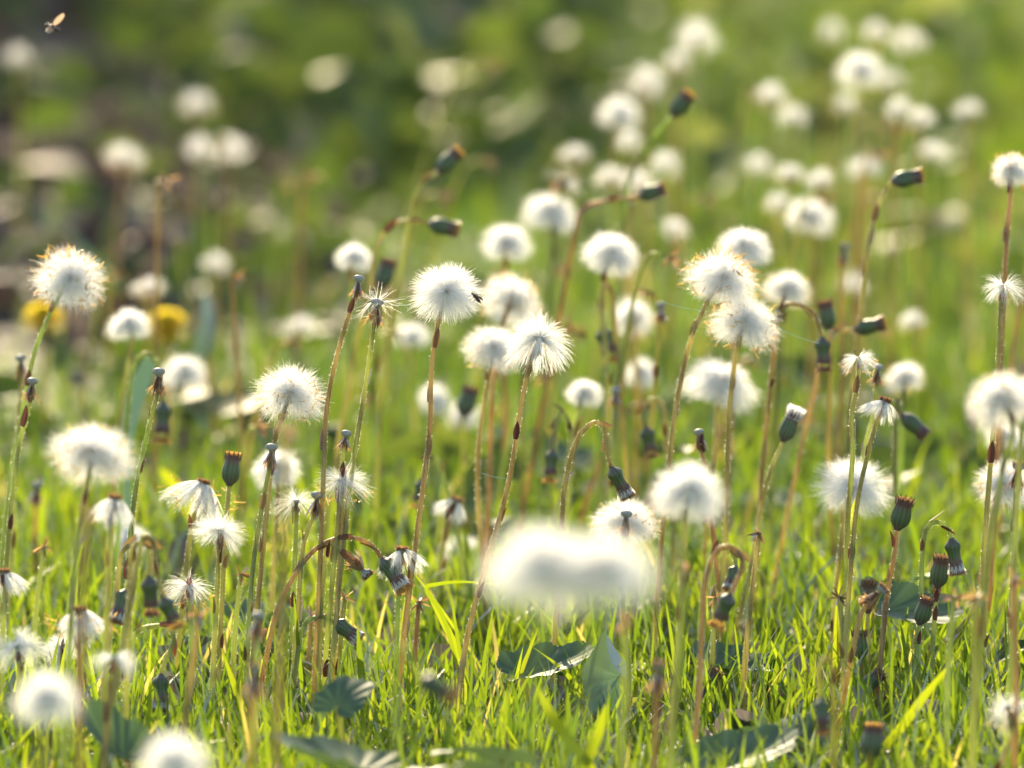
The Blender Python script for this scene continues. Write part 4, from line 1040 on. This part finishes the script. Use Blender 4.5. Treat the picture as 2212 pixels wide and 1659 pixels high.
# ------------------------------------------------------------------ threads, twig, insects
def thread(a, b2, b, label):
    D = depth(b); p, q = P(*a, D), P(*b2, D)
    mid = (p + q) / 2 + Vector((0, 0, -.0006))
    pts = catmull([p, mid, q], 6); o = np.array(p)
    V, F = tube(pts - o, .00009, 5)
    ob = link("spider_thread", mesh_np("spider_thread", V, F, M['silk'], smooth=True)); ob.location = p
    tag(ob, label, "spider thread", "spider threads strung between the plants")
thread((832,656),(888,658),0,"short bright thread from the wispy bare stalk to the sharp seed head")
thread((1425,650),(1518,672),3,"pale thread ending at the leaning stem of the cluster")
thread((1686,712),(1770,742),4,"pale thread from the cluster to the hanging bud on the right")
thread((1912,1058),(1945,1085),1,"short thread from the round white head down to the upright bud")
thread((1040,1022),(1100,1034),4,"faint thread between the two stems right of centre")

pts = catmull([P(2000,1640,depth(-2)), P(2040,1620,depth(0)), P(2062,1610,depth(1))], 5); o0 = pts[0].copy()
V, F = tube(pts - o0, .0008, 6)
tw = link("twig", mesh_np("twig", V, F, M['twig'], smooth=True)); tw.location = o0
tag(tw, "small dark twig in the grass at the lower right", "twig")

def ellipsoid(c, r, n=14, m=10, rot=None):
    th = np.linspace(.02, math.pi - .02, m); a = np.linspace(0, 2 * math.pi, n, endpoint=False)
    V = np.array([[math.sin(t) * math.cos(p) * r[0], math.sin(t) * math.sin(p) * r[1], math.cos(t) * r[2]] for t in th for p in a])
    V = V + np.array(c)
    i = np.arange(m - 1)[:, None] * n; j = np.arange(n)[None]; jn = (j + 1) % n
    F = np.stack([i + j, i + jn, i + n + jn, i + n + j], -1).reshape(-1, 4)
    return V, F
def insect(name, x, y, b, s, label, cat, wings, rot):
    p = P(x, y, depth(b)); root = empty(name, p, label, cat)
    root.rotation_euler = rot; root.scale = (s, s, s)
    parts = [(*ellipsoid((0, 0, 0), (.0011, .0016, .0010)), 0, .5), (*ellipsoid((0, -.0026, -.0002), (.0010, .0020, .0010)), 0, .5), (*ellipsoid((0, .0021, 0), (.0008, .0007, .0008)), 0, .5)]
    for sx in (-1, 1):
        for ly in (-.0008, .0002, .0011):
            leg = catmull([(sx * .0008, ly, -.0004), (sx * .0022, ly * 1.6, .0004), (sx * .0032, ly * 2.2, -.0018)], 4)
            V, F = tube(leg, .00013, 5); parts.append((V, F, 0, .5))
        ant = catmull([(sx * .0003, .0026, .0003), (sx * .0008, .0036, .0008)], 3)
        V, F = tube(ant, .0001, 5); parts.append((V, F, 0, .5))
    V, F, mi, r = join(parts)
    link("body", mesh_np("body", V, F, M['insect'], smooth=True), root)
    for sx in (-1, 1):
        vs = np.linspace(0, 1, 8); us = np.linspace(-1, 1, 5)
        wv = .0014 * np.sin(np.pi * np.clip(vs * .85 + .08, 0, 1)) ** .6
        if wings:
            Vw = np.array([[sx * (.0007 + v * .0058), -.0005 - v * .0012 + u * wv[i], .0008 + v * .0026 + .0003 * math.sin(u * 3)] for i, v in enumerate(vs) for u in us])
        else:
            Vw = np.array([[sx * (.0004 + v * .0010) + u * wv[i] * .6, -v * .0048, .0011 + .0002 * math.cos(u)] for i, v in enumerate(vs) for u in us])
        bq = (np.arange(7) * 5)[:, None] + np.arange(4)[None]
        Fw = np.stack([bq, bq + 1, bq + 6, bq + 5], -1).reshape(-1, 4)
        link("wing", mesh_np("wing", Vw, Fw, M['wing' if wings else 'insect'], smooth=True), root)
insect("flying_insect", 112, 58, 7, 1.15, "small brown insect flying with spread amber wings at the top left", "insect", True, (.5, -.6, .9))
insect("fly", 1026, 640, -3, .85, "small dark fly sitting on the sharp white seed head", "fly", False, (1.1, .6, 2.2))

# ------------------------------------------------------------------ air volume added to imitate the lens veil
def lens_veil():
    x0, x1, y0, y1, z0, z1 = -42, 42, -22, 82, -1.5, 1.6
    V = [(x, y, z) for z in (z0, z1) for y in (y0, y1) for x in (x0, x1)]
    F = [(0, 2, 3, 1), (4, 5, 7, 6), (0, 1, 5, 4), (2, 6, 7, 3), (0, 4, 6, 2), (1, 3, 7, 5)]
    m, n, l, out = newmat("lens_veil")
    v = n.new("ShaderNodeVolumePrincipled")
    v.inputs["Color"].default_value = (.95, .97, .9, 1); v.inputs["Density"].default_value = .0004; v.inputs["Anisotropy"].default_value = .3
    l.new(v.outputs[0], out.inputs["Volume"])
    o = link("lens_veil", mesh_np("lens_veil", V, F, m))
    tag(o, "thin air volume added for the warm lens veil over the meadow", "lens_veil", None, "stuff")
lens_veil()
